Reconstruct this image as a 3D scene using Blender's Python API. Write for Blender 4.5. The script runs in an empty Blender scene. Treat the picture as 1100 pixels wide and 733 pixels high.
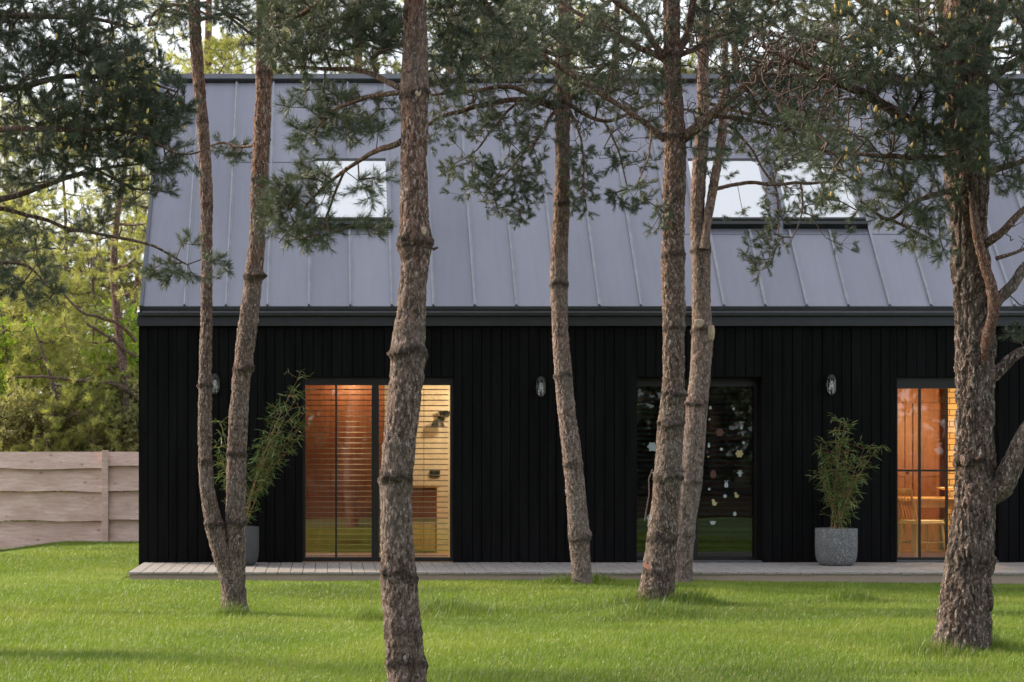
import bpy, math, random
import numpy as np
from mathutils import Vector

S = bpy.context.scene
COL = S.collection
R_ = math.radians
random.seed(7)
rng = np.random.default_rng(7)

# ------------------------------------------------------------------ camera / light
F = 2112.0; CX = 350.0; HY = 480.0; EYE = 1.53      # focal length (px of a 1100 px frame), principal column, horizon row, eye height
cam = bpy.data.cameras.new('camera'); co = bpy.data.objects.new('camera', cam); COL.objects.link(co)
co.location = (0, 0, EYE); co.rotation_euler = (R_(90), 0, 0)
cam.sensor_width = 36; cam.lens = F * 36 / 1100
cam.shift_x = (550 - CX) / 1100; cam.shift_y = (HY - 366.5) / 1100
cam.clip_start = 0.1; cam.clip_end = 2000
cam.dof.use_dof = True; cam.dof.focus_distance = 15.5; cam.dof.aperture_fstop = 5.6
S.camera = co

SUN_E = R_(24); SUN_AZ = R_(-63)     # azimuth from +Y towards +X
sdir = Vector((math.sin(SUN_AZ) * math.cos(SUN_E), math.cos(SUN_AZ) * math.cos(SUN_E), math.sin(SUN_E)))
W = bpy.data.worlds.new('World'); S.world = W; W.use_nodes = True
nt = W.node_tree; bg = nt.nodes['Background']
sky = nt.nodes.new('ShaderNodeTexSky'); sky.sky_type = 'NISHITA'; sky.sun_disc = False
sky.sun_elevation = SUN_E; sky.sun_rotation = SUN_AZ
sky.air_density = 1.0; sky.dust_density = 3.0; sky.ozone_density = 1.0; sky.altitude = 0
hs = nt.nodes.new('ShaderNodeHueSaturation'); hs.inputs['Saturation'].default_value = .38
nt.links.new(sky.outputs[0], hs.inputs['Color']); 
mxs = nt.nodes.new('ShaderNodeMix'); mxs.data_type = 'RGBA'; mxs.inputs[0].default_value = .5      # thin high cloud over the clear sky
mxs.inputs[7].default_value = (2.75, 2.85, 3.0, 1); nt.links.new(hs.outputs[0], mxs.inputs[6]); nt.links.new(mxs.outputs[2], bg.inputs[0]); bg.inputs[1].default_value = 0.15
sl = bpy.data.lights.new('sun', 'SUN'); sl.energy = 2.0; sl.angle = R_(9.0); sl.color = (1, .80, .56)
so = bpy.data.objects.new('sun', sl); COL.objects.link(so); so.rotation_euler = sdir.to_track_quat('Z', 'Y').to_euler()
S.view_settings.view_transform = 'Standard'; S.view_settings.look = 'None'
S.view_settings.exposure = 1.5; S.view_settings.gamma = 1

def P(px, py, Y):                                    # the world point seen at a photo pixel at depth Y
    return np.array([(px - CX) / F * Y, Y, EYE - (py - HY) / F * Y])

# ------------------------------------------------------------------ noise in numpy
def _h(ix, iy, iz, s):
    n = (ix * 374761393 + iy * 668265263 + iz * 2147483647 + s * 974634777) & 0xffffffff
    n = ((n ^ (n >> 13)) * 1274126177) & 0xffffffff
    n = ((n ^ (n >> 15)) * 2246822519) & 0xffffffff
    n = n ^ (n >> 16)
    return (n & 0xffffff) / float(0xffffff)
def vnoise(p, s=0):
    i = np.floor(p).astype(np.int64); f = p - i; f = f * f * (3 - 2 * f)
    r = 0
    for a in (0, 1):
        for b in (0, 1):
            for c in (0, 1):
                w = (f[:, 0] if a else 1 - f[:, 0]) * (f[:, 1] if b else 1 - f[:, 1]) * (f[:, 2] if c else 1 - f[:, 2])
                r = r + w * _h(i[:, 0] + a, i[:, 1] + b, i[:, 2] + c, s)
    return r * 2 - 1
def fbm(p, s=0, o=3):
    r = 0; a = 1; t = 0
    for k in range(o):
        r = r + a * vnoise(p * 2.03 ** k, s + k * 17); t += a; a *= .5
    return r / t
def worley(p, s=0):
    i = np.floor(p).astype(np.int64); f1 = np.full(len(p), 9.); f2 = np.full(len(p), 9.)
    for a in (-1, 0, 1):
        for b in (-1, 0, 1):
            for c in (-1, 0, 1):
                jx, jy, jz = i[:, 0] + a, i[:, 1] + b, i[:, 2] + c
                q = np.stack([jx + _h(jx, jy, jz, s), jy + _h(jx, jy, jz, s + 1), jz + _h(jx, jy, jz, s + 2)], 1)
                d = np.sqrt(((q - p) ** 2).sum(1))
                m = d < f1
                f2 = np.where(m, f1, np.minimum(f2, d)); f1 = np.where(m, d, f1)
    return f1, f2
def sstep(a, b, x):
    t = np.clip((x - a) / (b - a), 0, 1); return t * t * (3 - 2 * t)

# ------------------------------------------------------------------ mesh helpers
def link(name, me, mat=None, parent=None):
    o = bpy.data.objects.new(name, me); COL.objects.link(o)
    if mat is not None: me.materials.append(mat)
    if parent is not None: o.parent = parent
    return o
def mesh_np(name, V, Fc, smooth=False):              # Fc: one (n,k) index array, or a list of them
    if not isinstance(Fc, list): Fc = [Fc]
    V = np.asarray(V, np.float32)
    me = bpy.data.meshes.new(name)
    me.vertices.add(len(V)); me.vertices.foreach_set('co', V.ravel())
    tot = np.concatenate([np.full(len(f), f.shape[1], np.int32) for f in Fc])
    idx = np.concatenate([f.ravel() for f in Fc]).astype(np.int32)
    st = np.concatenate([[0], np.cumsum(tot)[:-1]]).astype(np.int32)
    me.loops.add(len(idx)); me.loops.foreach_set('vertex_index', idx)
    me.polygons.add(len(tot)); me.polygons.foreach_set('loop_start', st); me.polygons.foreach_set('loop_total', tot)
    me.polygons.foreach_set('use_smooth', np.full(len(tot), smooth))
    me.update(calc_edges=True); return me
class MB:
    def __init__(s): s.v = []; s.f = []
    def add(s, v, f):
        n = len(s.v); s.v += [tuple(x) for x in v]; s.f += [tuple(i + n for i in q) for q in f]; return s
    def box(s, x0, x1, y0, y1, z0, z1):
        return s.add([(x0,y0,z0),(x1,y0,z0),(x1,y1,z0),(x0,y1,z0),(x0,y0,z1),(x1,y0,z1),(x1,y1,z1),(x0,y1,z1)],
                     [(0,3,2,1),(4,5,6,7),(0,1,5,4),(1,2,6,5),(2,3,7,6),(3,0,4,7)])
    def bar(s, a, b, w, h=None, n=4, r2=None):       # a tapered prism from a to b
        a = Vector(a); b = Vector(b); d = (b - a).normalized()
        u = d.orthogonal().normalized() if abs(d.z) > .9 else d.cross(Vector((0,0,1))).normalized()
        if abs(d.z) > .9: u = Vector((1,0,0)); u = (u - d * u.dot(d)).normalized()
        v = d.cross(u); h = w if h is None else h; k = 1 if r2 is None else r2
        vs = []
        for p, q in ((a, 1), (b, k)):
            for i in range(n):
                t = 2 * math.pi * (i + .5) / n; m = math.sqrt(2) if n == 4 else 1
                vs.append(p + u * math.cos(t) * w / 2 * m * q + v * math.sin(t) * h / 2 * m * q)
        return s.add(vs, [tuple(range(n))[::-1], tuple(range(n, 2*n))] + [(i, (i+1) % n, n + (i+1) % n, n + i) for i in range(n)])
    def lathe(s, prof, c, n=32):
        vs = []; fs = []
        for r, z in prof:
            for i in range(n):
                t = 2*math.pi*i/n; vs.append((c[0] + r*math.cos(t), c[1] + r*math.sin(t), c[2] + z))
        for k in range(len(prof)-1):
            for i in range(n): fs.append((k*n+i, k*n+(i+1) % n, (k+1)*n+(i+1) % n, (k+1)*n+i))
        fs.append(tuple(range(n))[::-1]); m = (len(prof)-1)*n; fs.append(tuple(range(m, m+n)))
        return s.add(vs, fs)
    def build(s, name, mat, parent=None, bevel=0, smooth=False):
        me = bpy.data.meshes.new(name); me.from_pydata(s.v, [], s.f); me.update()
        o = link(name, me, mat, parent)
        if smooth:
            for p in me.polygons: p.use_smooth = len(p.vertices) == 4
        if bevel:
            b = o.modifiers.new('bevel', 'BEVEL'); b.width = bevel; b.segments = 2; b.limit_method = 'ANGLE'
        return o
def thing(name, label, cat, loc=(0,0,0), group=None, rz=0):
    o = bpy.data.objects.new(name, None); COL.objects.link(o); o.location = loc; o.rotation_euler = (0,0,rz)
    o.empty_display_size = .2
    o['label'] = label; o['category'] = cat
    if group: o['group'] = group
    return o
def tag(o, label, cat, group=None, kind=None):
    o['label'] = label; o['category'] = cat
    if group: o['group'] = group
    if kind: o['kind'] = kind
    return o
def rehome(root):                                    # children were modelled in world space: keep them there
    off = -Vector(root.location)
    for c in root.children:
        if c.type == 'MESH' and not c.get('_h'):
            c.location = off; c['_h'] = 1
    for c in root.children:
        if '_h' in c: del c['_h']

# ------------------------------------------------------------------ materials
class Mat:
    def __init__(s, name):
        s.m = bpy.data.materials.new(name); s.m.use_nodes = True
        s.t = s.m.node_tree; s.N = s.t.nodes; s.L = s.t.links
        s.b = s.N['Principled BSDF']; s.out = s.N['Material Output']
        tc = s.N.new('ShaderNodeTexCoord'); s.obj = tc.outputs['Object']
        s.pos = s.N.new('ShaderNodeNewGeometry').outputs['Position']
    def map(s, sc, src=None):
        n = s.N.new('ShaderNodeMapping'); n.inputs['Scale'].default_value = sc; s.L.new(src or s.pos, n.inputs[0]); return n.outputs[0]
    def noise(s, sc, src=None, d=4, r=.55, dist=0):
        n = s.N.new('ShaderNodeTexNoise'); n.inputs['Scale'].default_value = sc; n.inputs['Detail'].default_value = d
        n.inputs['Roughness'].default_value = r; n.inputs['Distortion'].default_value = dist
        s.L.new(src or s.pos, n.inputs['Vector']); return n.outputs[0]
    def voro(s, sc, src=None, feat='F1'):
        n = s.N.new('ShaderNodeTexVoronoi'); n.feature = feat; n.inputs['Scale'].default_value = sc
        s.L.new(src or s.pos, n.inputs['Vector']); return n.outputs[0]
    def ramp(s, v, *st):
        n = s.N.new('ShaderNodeValToRGB'); e = n.color_ramp.elements
        while len(e) < len(st): e.new(.5)
        for i, (p, c) in enumerate(st):
            e[i].position = p; e[i].color = (*c, 1) if isinstance(c, (tuple, list)) else (c, c, c, 1)
        s.L.new(v, n.inputs[0]); return n.outputs[0]
    def mix(s, f, a, b, mode='MIX'):
        n = s.N.new('ShaderNodeMix'); n.data_type = 'RGBA'; n.blend_type = mode
        for k, v in ((0, f), (6, a), (7, b)):
            if hasattr(v, 'is_linked') or hasattr(v, 'links'): s.L.new(v, n.inputs[k])
            else: n.inputs[k].default_value = v if k == 0 else (*v, 1)
        return n.outputs[2]
    def math(s, op, a, b=None):
        n = s.N.new('ShaderNodeMath'); n.operation = op
        for k, v in enumerate((a, b)):
            if v is None: continue
            if hasattr(v, 'links'): s.L.new(v, n.inputs[k])
            else: n.inputs[k].default_value = v
        return n.outputs[0]
    def col(s, v):
        if hasattr(v, 'links'): s.L.new(v, s.b.inputs['Base Color'])
        else: s.b.inputs['Base Color'].default_value = (*v, 1)
        return s
    def set(s, **k):
        for a, v in k.items():
            i = s.b.inputs[a.replace('_', ' ')]
            if hasattr(v, 'links'): s.L.new(v, i)
            else: i.default_value = v
        return s
    def bump(s, h, st=.3, d=.01):
        n = s.N.new('ShaderNodeBump'); n.inputs['Strength'].default_value = st; n.inputs['Distance'].default_value = d
        s.L.new(h, n.inputs['Height']); s.L.new(n.outputs[0], s.b.inputs['Normal']); return s
    def translucent(s, f, c):
        t = s.N.new('ShaderNodeBsdfTranslucent'); mx = s.N.new('ShaderNodeMixShader'); mx.inputs[0].default_value = f
        if hasattr(c, 'links'): s.L.new(c, t.inputs[0])
        else: t.inputs[0].default_value = (*c, 1)
        s.L.new(s.b.outputs[0], mx.inputs[1]); s.L.new(t.outputs[0], mx.inputs[2]); s.L.new(mx.outputs[0], s.out.inputs[0]); return s

def plain(name, c, rough=.5, metal=0, vary=.12, sc=8):
    m = Mat(name); n = m.noise(sc)
    lo = tuple(x * (1 - vary) for x in c); hi = tuple(min(1, x * (1 + vary)) for x in c)
    m.col(m.ramp(n, (.3, lo), (.7, hi))).set(Roughness=rough, Metallic=metal); return m.m
def bark(name, low, high, dark, z0=1.5, z1=4.5, sc=1.0):
    m = Mat(name)
    sep = m.N.new('ShaderNodeSeparateXYZ'); m.L.new(m.pos, sep.inputs[0])
    mr = m.N.new('ShaderNodeMapRange'); mr.inputs[1].default_value = z0; mr.inputs[2].default_value = z1; m.L.new(sep.outputs[2], mr.inputs[0])
    w = m.math('ADD', mr.outputs[0], m.math('MULTIPLY', m.math('SUBTRACT', m.noise(5), .5), .9))
    cl = m.N.new('ShaderNodeClamp'); m.L.new(w, cl.inputs[0])
    base = m.mix(cl.outputs[0], low, high)
    wp = m.N.new('ShaderNodeTexNoise'); wp.inputs['Scale'].default_value = 16 * sc; wp.inputs['Detail'].default_value = 4; m.L.new(m.pos, wp.inputs['Vector'])
    vm = m.N.new('ShaderNodeVectorMath'); vm.operation = 'MULTIPLY_ADD'; m.L.new(wp.outputs['Color'], vm.inputs[0]); vm.inputs[1].default_value = (.10, .10, .13); m.L.new(m.pos, vm.inputs[2])
    cell = m.voro(34 * sc, m.map((1, 1, .30), vm.outputs[0]), 'DISTANCE_TO_EDGE')
    crack = m.ramp(m.math('ADD', cell, m.math('MULTIPLY', m.math('SUBTRACT', m.noise(26 * sc), .42), .5)), (.0, 0.35), (.16, 1.0))
    v = m.map((1, 1, .35))
    fine = m.noise(26 * sc, m.map((1, 1, .24)), 9, .78, .9)
    c = m.mix(m.ramp(fine, (.38, .0), (.55, 1.0)), dark, base)
    c = m.mix(crack, dark, c)
    flake = m.noise(62 * sc, m.map((1, 1, .38)), 6, .75, .4)
    c = m.mix(m.ramp(flake, (.53, .0), (.61, .9)), c, (.50, .415, .385))
    big = m.noise(2.5, None, 3)
    c = m.mix(m.ramp(big, (.45, 0.), (.75, .40)), c, (.24, .225, .20))
    kn = m.N.new('ShaderNodeAttribute'); kn.attribute_name = 'knot'
    c = m.mix(m.math('MULTIPLY', kn.outputs['Fac'], m.ramp(fine, (.35, 1.), (.65, .55))), c, (.045, .032, .026))
    m.col(c).set(Roughness=.9, Specular_IOR_Level=.25)
    m.bump(m.math('ADD', m.math('ADD', fine, m.math('MULTIPLY', flake, .5)), m.math('MULTIPLY', crack, .9)), 1.0, .018); return m.m

def leafmat(name, c1, c2, tr=.25, rough=.5, sc=1.6, tc=None):
    m = Mat(name); c = m.ramp(m.noise(sc, None, 3), (.33, c1), (.67, c2))
    m.col(c).set(Roughness=rough)
    m.translucent(tr, m.mix(.6, c, tc or (c2[0]*1.4, c2[1]*1.4, c2[2]*.7))); return m.m

M = {}
M['bark_mid'] = bark('pine bark', (.215, .150, .128), (.27, .135, .088), (.042, .028, .023))
M['bark_old'] = bark('old pine bark', (.165, .115, .095), (.19, .10, .065), (.028, .02, .016), 2.2, 4.5, .8)
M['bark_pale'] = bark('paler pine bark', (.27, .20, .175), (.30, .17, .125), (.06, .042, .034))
M['bark_dark'] = bark('darker pine bark', (.16, .115, .09), (.19, .10, .065), (.042, .03, .024))  # bark of the fourth pine, darker in itself than the others
M['limb_bark'] = bark('limb bark', (.19, .12, .085), (.20, .10, .06), (.07, .045, .035))
M['bark_red'] = bark('red limb bark', (.22, .10, .06), (.22, .10, .06), (.07, .035, .025), 2, 4, 1.5)
M['twig'] = plain('twig bark', (.12, .085, .065), .9)
M['deadtwig'] = plain('dead twig bark', (.078, .050, .042), .9)
M['cutwood'] = plain('cut branch wood', (.40, .31, .23), .85, vary=.35, sc=90)
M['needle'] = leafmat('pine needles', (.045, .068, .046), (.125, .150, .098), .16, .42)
M['needle_warm'] = leafmat('pine needles painted sunlit', (.24, .28, .09), (.42, .42, .17), .58, .5, .8)  # lighter, yellower copy of the needles: sunlight is put into the colour
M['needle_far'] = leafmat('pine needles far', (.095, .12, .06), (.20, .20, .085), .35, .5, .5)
M['leaf_bright'] = leafmat('fresh green leaves', (.22, .35, .05), (.40, .50, .09), .55, .5, 1.2)
M['leaf_olive'] = leafmat('olive shrub leaves', (.24, .26, .11), (.40, .38, .18), .35, .5, 1.2)
M['bamboo_leaf'] = leafmat('bamboo leaves', (.06, .11, .035), (.14, .20, .06), .25, .4, 9)
M['cane'] = plain('bamboo cane', (.30, .19, .07), .5, sc=30)
M['candle'] = plain('pollen cone', (.60, .42, .13), .7, sc=90)

# grass
m = Mat('lawn grass'); a = m.noise(.55, m.map((1, 1, 1)), 4, .55, .4); b = m.noise(14, None, 3)
c = m.ramp(a, (.30, (.080, .162, .013)), (.50, (.158, .250, .021)), (.70, (.265, .320, .042)))
c = m.mix(m.ramp(b, (.45, 0.), (.8, .5)), c, (.26, .30, .09))
at = m.N.new('ShaderNodeAttribute'); at.attribute_name = 'lush'
c = m.mix(m.ramp(at.outputs['Fac'], (.0, 0.), (1., .8)), c, (.030, .080, .012))
dd = m.N.new('ShaderNodeAttribute'); dd.attribute_name = 'dry'; c = m.mix(dd.outputs['Fac'], c, (.34, .27, .13))
m.col(c).set(Roughness=.45); m.translucent(.35, m.mix(.5, c, (.34, .48, .03))); M['grass'] = m.m
m = Mat('lawn soil and turf'); a = m.noise(.6, None, 4); b = m.noise(60, None, 4)
c = m.mix(m.ramp(b, (.3, 0.), (.7, 1.)), (.05, .09, .02), (.12, .18, .035)); m.col(c).set(Roughness=.9); m.bump(b, .8, .03); M['ground'] = m.m

# charred boards
m = Mat('black charred boards'); v = m.map((1, 1, .03)); n = m.noise(60, v, 5, .6); n2 = m.noise(3, m.map((3, 3, .3)))
m.col(m.mix(m.ramp(n2, (.35, 0.), (.65, 1.)), (.003, .003, .0034), (.0065, .0065, .007))).set(Roughness=m.ramp(n, (.3, .65), (.7, .9)), Specular_IOR_Level=.1); m.bump(n, .4, .003); M['char'] = m.m
M['blackmetal'] = plain('black powder coated frame', (.008, .008, .009), .35)
M['anthracite'] = plain('anthracite metal trim', (.035, .037, .044), .38, .3)
M['seam'] = plain('folded zinc seam', (.295, .30, .335), .34, .5)  # lighter than the roof zinc: the seam highlights are put into the colour
M['lip'] = plain('folded anthracite edge', (.11, .115, .13), .35, .4)
m = Mat('lavender grey zinc roof'); n = m.noise(.9, m.map((1.2, .6, .6)), 4, .6); n2 = m.noise(25, m.map((1, .2, .2)), 4)
sx = m.N.new('ShaderNodeSeparateXYZ'); m.L.new(m.pos, sx.inputs[0]); wn = m.N.new('ShaderNodeTexWhiteNoise'); wn.noise_dimensions = '1D'
m.L.new(m.math('FLOOR', m.math('DIVIDE', m.math('ADD', sx.outputs[0], .711), .5035)), wn.inputs['W'])
st = m.noise(9, m.map((1.6, .12, .12)), 4, .6)
f_ = m.math('ADD', m.math('MULTIPLY', n, .55), m.math('ADD', m.math('MULTIPLY', wn.outputs[0], .28), m.math('MULTIPLY', st, .25)))
m.col(m.mix(m.ramp(f_, (.25, 0.), (.8, 1.)), (.205, .207, .252), (.305, .307, .362))).set(Metallic=.5, Roughness=m.ramp(n, (.3, .34), (.7, .46)))
m.bump(m.noise(2.2, m.map((1, .45, .45)), 2), .55, .03); M['zinc'] = m.m
m = Mat('weathered fence boards'); v = m.map((.12, 1, 1)); n = m.noise(28, v, 6, .65, .8); n2 = m.noise(2.2, m.map((1, 1, 3))); k = m.voro(2.3, m.map((1.6, 1, 2.4)))
c = m.mix(m.ramp(n, (.3, 0.), (.7, 1.)), (.60, .385, .325), (.86, .665, .60))
c = m.mix(m.ramp(n2, (.40, 0.), (.7, .55)), c, (.47, .29, .225))
c = m.mix(m.ramp(k, (.0, .9), (.16, .0)), c, (.22, .11, .07)); m.col(c).set(Roughness=.85); m.bump(n, .35, .01); M['fence'] = m.m
m = Mat('grey weathered decking'); v = m.map((1, .1, 1)); n = m.noise(40, v, 5, .6); n2 = m.voro(7.1, m.map((1, .001, .001)))
c = m.mix(m.ramp(n, (.3, 0.), (.7, 1.)), (.25, .225, .21), (.40, .37, .355)); c = m.mix(m.ramp(m.noise(1.3), (.4, 0.), (.7, .5)), c, (.22, .19, .165)); m.col(c).set(Roughness=.8); m.bump(n, .3, .006); M['deck'] = m.m
m = Mat('brown deck fascia'); n = m.noise(30, m.map((.1, 1, 1)), 5); m.col(m.mix(n, (.30, .225, .18), (.46, .36, .30))).set(Roughness=.85); M['deckside'] = m.m
# glass: clear pane with a mirror-like front
def glass(name, refl=.14, tint=(.92, .95, .94), pw=1.0):
    m = Mat(name); m.N.remove(m.b)
    t = m.N.new('ShaderNodeBsdfTransparent'); t.inputs[0].default_value = (*tint, 1)
    g = m.N.new('ShaderNodeBsdfGlossy'); g.inputs['Roughness'].default_value = .0; g.inputs[0].default_value = (1, 1, 1, 1)
    fr = m.N.new('ShaderNodeLayerWeight'); fr.inputs[0].default_value = .25
    f = m.math('ADD', m.math('MULTIPLY', fr.outputs[0], pw), refl)
    b = m.N.new('ShaderNodeBump'); b.inputs['Strength'].default_value = .04; b.inputs['Distance'].default_value = .02
    m.L.new(m.noise(1.1, None, 1), b.inputs['Height']); m.L.new(b.outputs[0], g.inputs['Normal'])
    mx = m.N.new('ShaderNodeMixShader'); m.L.new(f, mx.inputs[0]); m.L.new(t.outputs[0], mx.inputs[1]); m.L.new(g.outputs[0], mx.inputs[2])
    m.L.new(mx.outputs[0], m.out.inputs[0]); return m.m
M['glass'] = glass('window glass', .085, pw=.5); M['glassdark'] = glass('dark door glass', .045, (.75, .8, .78), .45); M['skyglass'] = glass('roof window glass', .85, (.3, .3, .3)); M['jar'] = glass('lamp jar glass', .12)
M['blind'] = plain('wooden blind slats', (.10, .055, .03), .5)
M['blinddark'] = plain('dark blind slats', (.035, .033, .035), .5)
m = Mat('terrazzo pot'); n = m.voro(60); n2 = m.noise(5)
c = m.mix(m.ramp(m.noise(75, None, 4, .7), (.50, 0.), (.60, 1.)), (.085, .088, .092), (.38, .39, .39)); m.col(m.mix(m.ramp(n2, (.35, 0.), (.6, .6)), c, (.12, .122, .125))).set(Roughness=.8); M['terrazzo'] = m.m
M['darkpot'] = plain('dark concrete pot', (.065, .068, .072), .8)
M['soil'] = plain('potting soil', (.05, .035, .025), .95)
M['metalcage'] = plain('dull steel cage', (.30, .29, .28), .4, .8)
M['white'] = plain('white plaster', (.78, .70, .56), .7); M['ceil'] = plain('ceiling board', (.5, .42, .3), .7)
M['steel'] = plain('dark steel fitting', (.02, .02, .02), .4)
def wood(name, a, b, sc=20, st=(1, 1, .08), rough=.45):
    m = Mat(name); n = m.noise(sc, m.map(st), 5, .6, .8); m.col(m.mix(m.ramp(n, (.3, 0.), (.7, 1.)), a, b)).set(Roughness=rough); return m.m
M['oak'] = wood('honey oak', (.52, .30, .12), (.74, .47, .22)); M['redwood'] = wood('red stained wood', (.16, .055, .03), (.30, .11, .06))
M['cupwood'] = wood('old pine cupboard wood', (.20, .065, .022), (.36, .125, .04)); M['floorw'] = wood('plank floor', (.36, .20, .09), (.5, .3, .15), 12, (1, .1, 1))
def brick(name, a, b, mo, sc=1.0):
    m = Mat(name); mp = m.N.new('ShaderNodeMapping'); mp.inputs['Rotation'].default_value = (R_(90), 0, 0); m.L.new(m.pos, mp.inputs[0])
    n = m.N.new('ShaderNodeTexBrick'); n.inputs['Scale'].default_value = 1; n.inputs['Brick Width'].default_value = .25 * sc; n.inputs['Row Height'].default_value = .078 * sc
    n.inputs['Mortar Size'].default_value = .007; n.inputs['Color1'].default_value = (*a, 1); n.inputs['Color2'].default_value = (*b, 1); n.inputs['Mortar'].default_value = (*mo, 1)
    m.L.new(mp.outputs[0], n.inputs[0]); m.col(n.outputs[0]).set(Roughness=.7); m.bump(n.outputs[1], -.6, .01); return m.m
M['ybrick'] = brick('painted cream bricks', (.66, .48, .24), (.52, .37, .17), (.13, .08, .035))
M['rbrick'] = brick('red brick', (.30, .11, .06), (.22, .085, .05), (.16, .11, .09))
M['seatpad'] = plain('cream seat pad', (.70, .58, .40), .8)
M['paperw'] = plain('white paper', (.40, .45, .46), .8, vary=.04); M['papery'] = plain('yellow paper', (.46, .40, .20), .8, vary=.04); M['paperr'] = plain('rusty paper', (.10, .045, .03), .8)
M['rope'] = plain('faded cord', (.13, .09, .09), .9, sc=200); M['pink'] = plain('pink label', (.72, .30, .22), .6)
def emis(name, c, st):
    m = Mat(name); m.set(Emission_Strength=st); m.b.inputs['Emission Color'].default_value = (*c, 1); m.col(c); return m.m
M['bulb'] = emis('lit warm bulb', (1, .62, .26), 14); M['filament'] = emis('lit shade', (1, .70, .36), 5)

# ------------------------------------------------------------------ ground and lawn
def gz(x, y):
    x = np.asarray(x, float); y = np.asarray(y, float)
    z = .025 * np.sin(x * .9 + 1.3) * np.sin(y * .55) + .02 * np.sin(x * .37 - y * .8)
    z = z * sstep(5, 12, y) * (1 - sstep(34, 45, y))
    z = z - .26 * sstep(-4.1, -6.3, x) * sstep(25, 30.5, y) * (1 - sstep(34, 40, y)) - .04 * sstep(26, 31, y) * (1 - sstep(34, 40, y))
    return z
xs = np.unique(np.concatenate([np.linspace(-400, -12, 20), np.arange(-12, 14, .25), np.linspace(14, 400, 20)]))
ys = np.unique(np.concatenate([np.linspace(-400, 4, 20), np.arange(4, 42, .25), np.linspace(42, 900, 24)]))
gx, gy = np.meshgrid(xs, ys); n1, n2 = len(xs), len(ys)
V = np.stack([gx.ravel(), gy.ravel(), gz(gx.ravel(), gy.ravel())], 1)
i = np.arange(n1 - 1)[None, :] + np.arange(n2 - 1)[:, None] * n1; i = i.ravel()
g = link('ground', mesh_np('ground', V, np.stack([i, i + 1, i + 1 + n1, i + n1], 1), True), M['ground']); g['kind'] = 'structure'
m = Mat('forest floor'); a = m.noise(3, None, 5); m.col(m.mix(a, (.018, .014, .009), (.05, .035, .022))).set(Roughness=1.0, Specular_IOR_Level=.1); m.bump(a, .6, .05)
ff = MB(); ff.box(-390, 390, -390, 6.5, -.2, .035); o = ff.build('forest_floor', m.m); o['kind'] = 'structure'

D0 = 24.0; DECKF = 22.1
def pxl(px, Y=D0): return (px - CX) / F * Y
TUFTS = [(682, 648, 60, .20), (740, 650, 55, .20), (728, 622, 50, .20), (600, 628, 45, .20), (640, 626, 45, .2), (1000, 700, 70, .2), (1060, 694, 60, .2), (910, 645, 45, .25), (395, 664, 40, .3), (245, 658, 40, .2), (700, 660, 90, .35), (480, 656, 130, .5)]
def blades(n, xr, yr, keep, hmul=1.0):
    x = rng.uniform(*xr, n); y = rng.uniform(*yr, n); k = keep(x, y); x = x[k]; y = y[k]; n = len(x)
    z = gz(x, y); p2 = np.stack([x, y, 0 * x], 1)
    h = .042 * (1 + .35 * fbm(p2 * 1.2, 5, 2)) * rng.uniform(.55, 1.35, n) * hmul
    lush = .75 * sstep(.12, .5, fbm(p2 * np.array([.35, 1.1, 1]) + 3, 77, 3)); h *= 1 + .25 * lush
    for (px, py, r, ry) in TUFTS:
        Y = F * EYE / (py + 3 - HY); X = (px - CX) / F * Y; rr = r / F * Y * .5
        e = np.exp(-(((x - X) / rr) ** 2 + ((y - Y) / (rr * .9)) ** 2)); h *= 1 + 3.6 * e * rng.uniform(.2, 1, n); lush = np.maximum(lush, e)
    h *= 1 - .25 * np.exp(-((y - (DECKF - .12)) / .3) ** 2) * (x > pxl(138, DECKF))
    th = rng.uniform(0, 2 * np.pi, n); w = rng.uniform(.0012, .0023, n) * (1 + (y - 12) * .05)
    lean = rng.normal(0, .33, (n, 2)) * h[:, None] + h[:, None] * .18 * np.array([[1, .2]])
    b = np.stack([x, y, z - .004], 1); d = np.stack([np.cos(th) * w, np.sin(th) * w, 0 * w], 1)
    mid = b + np.stack([lean[:, 0] * .35, lean[:, 1] * .35, h * .6], 1)
    tip = b + np.stack([lean[:, 0], lean[:, 1], h], 1)
    V = np.stack([b - d, b + d, mid + d * .8, mid - d * .8, tip], 1).reshape(-1, 3)
    o = np.arange(n)[:, None] * 5; dry = (rng.random(n) < .035 + .06 * (fbm(p2 * 2.2, 91, 2) > .25)).astype(float)
    return V, o + np.array([[0, 1, 2, 3]]), o + np.array([[3, 2, 4]]), np.repeat(lush, 5), np.repeat(dry, 5)
def inview(x, y): return (x > -CX / F * y - .5) & (x < (1100 - CX) / F * y + .5)
def keepA(x, y):
    dens = np.clip(1.15 - (y - 12) * .03, .6, 1)
    return inview(x, y) & ((y < DECKF - .03) | (x < pxl(138, DECKF) - .02)) & ~((x > -2.35) & (y > 21.9) & (y > DECKF - .03)) & (rng.random(len(x)) < dens)
A = blades(2300000, (-7, 9), (11.6, 32), keepA)
lg = link('grass', mesh_np('grass', A[0], [A[1], A[2]]), M['grass'])
for nm, ar in (('lush', A[3]), ('dry', A[4])): lg.data.attributes.new(nm, 'FLOAT', 'POINT').data.foreach_set('value', ar.astype(np.float32))
tag(lg, 'bright green mown lawn of short grass blades', 'grass', kind='stuff')

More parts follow.
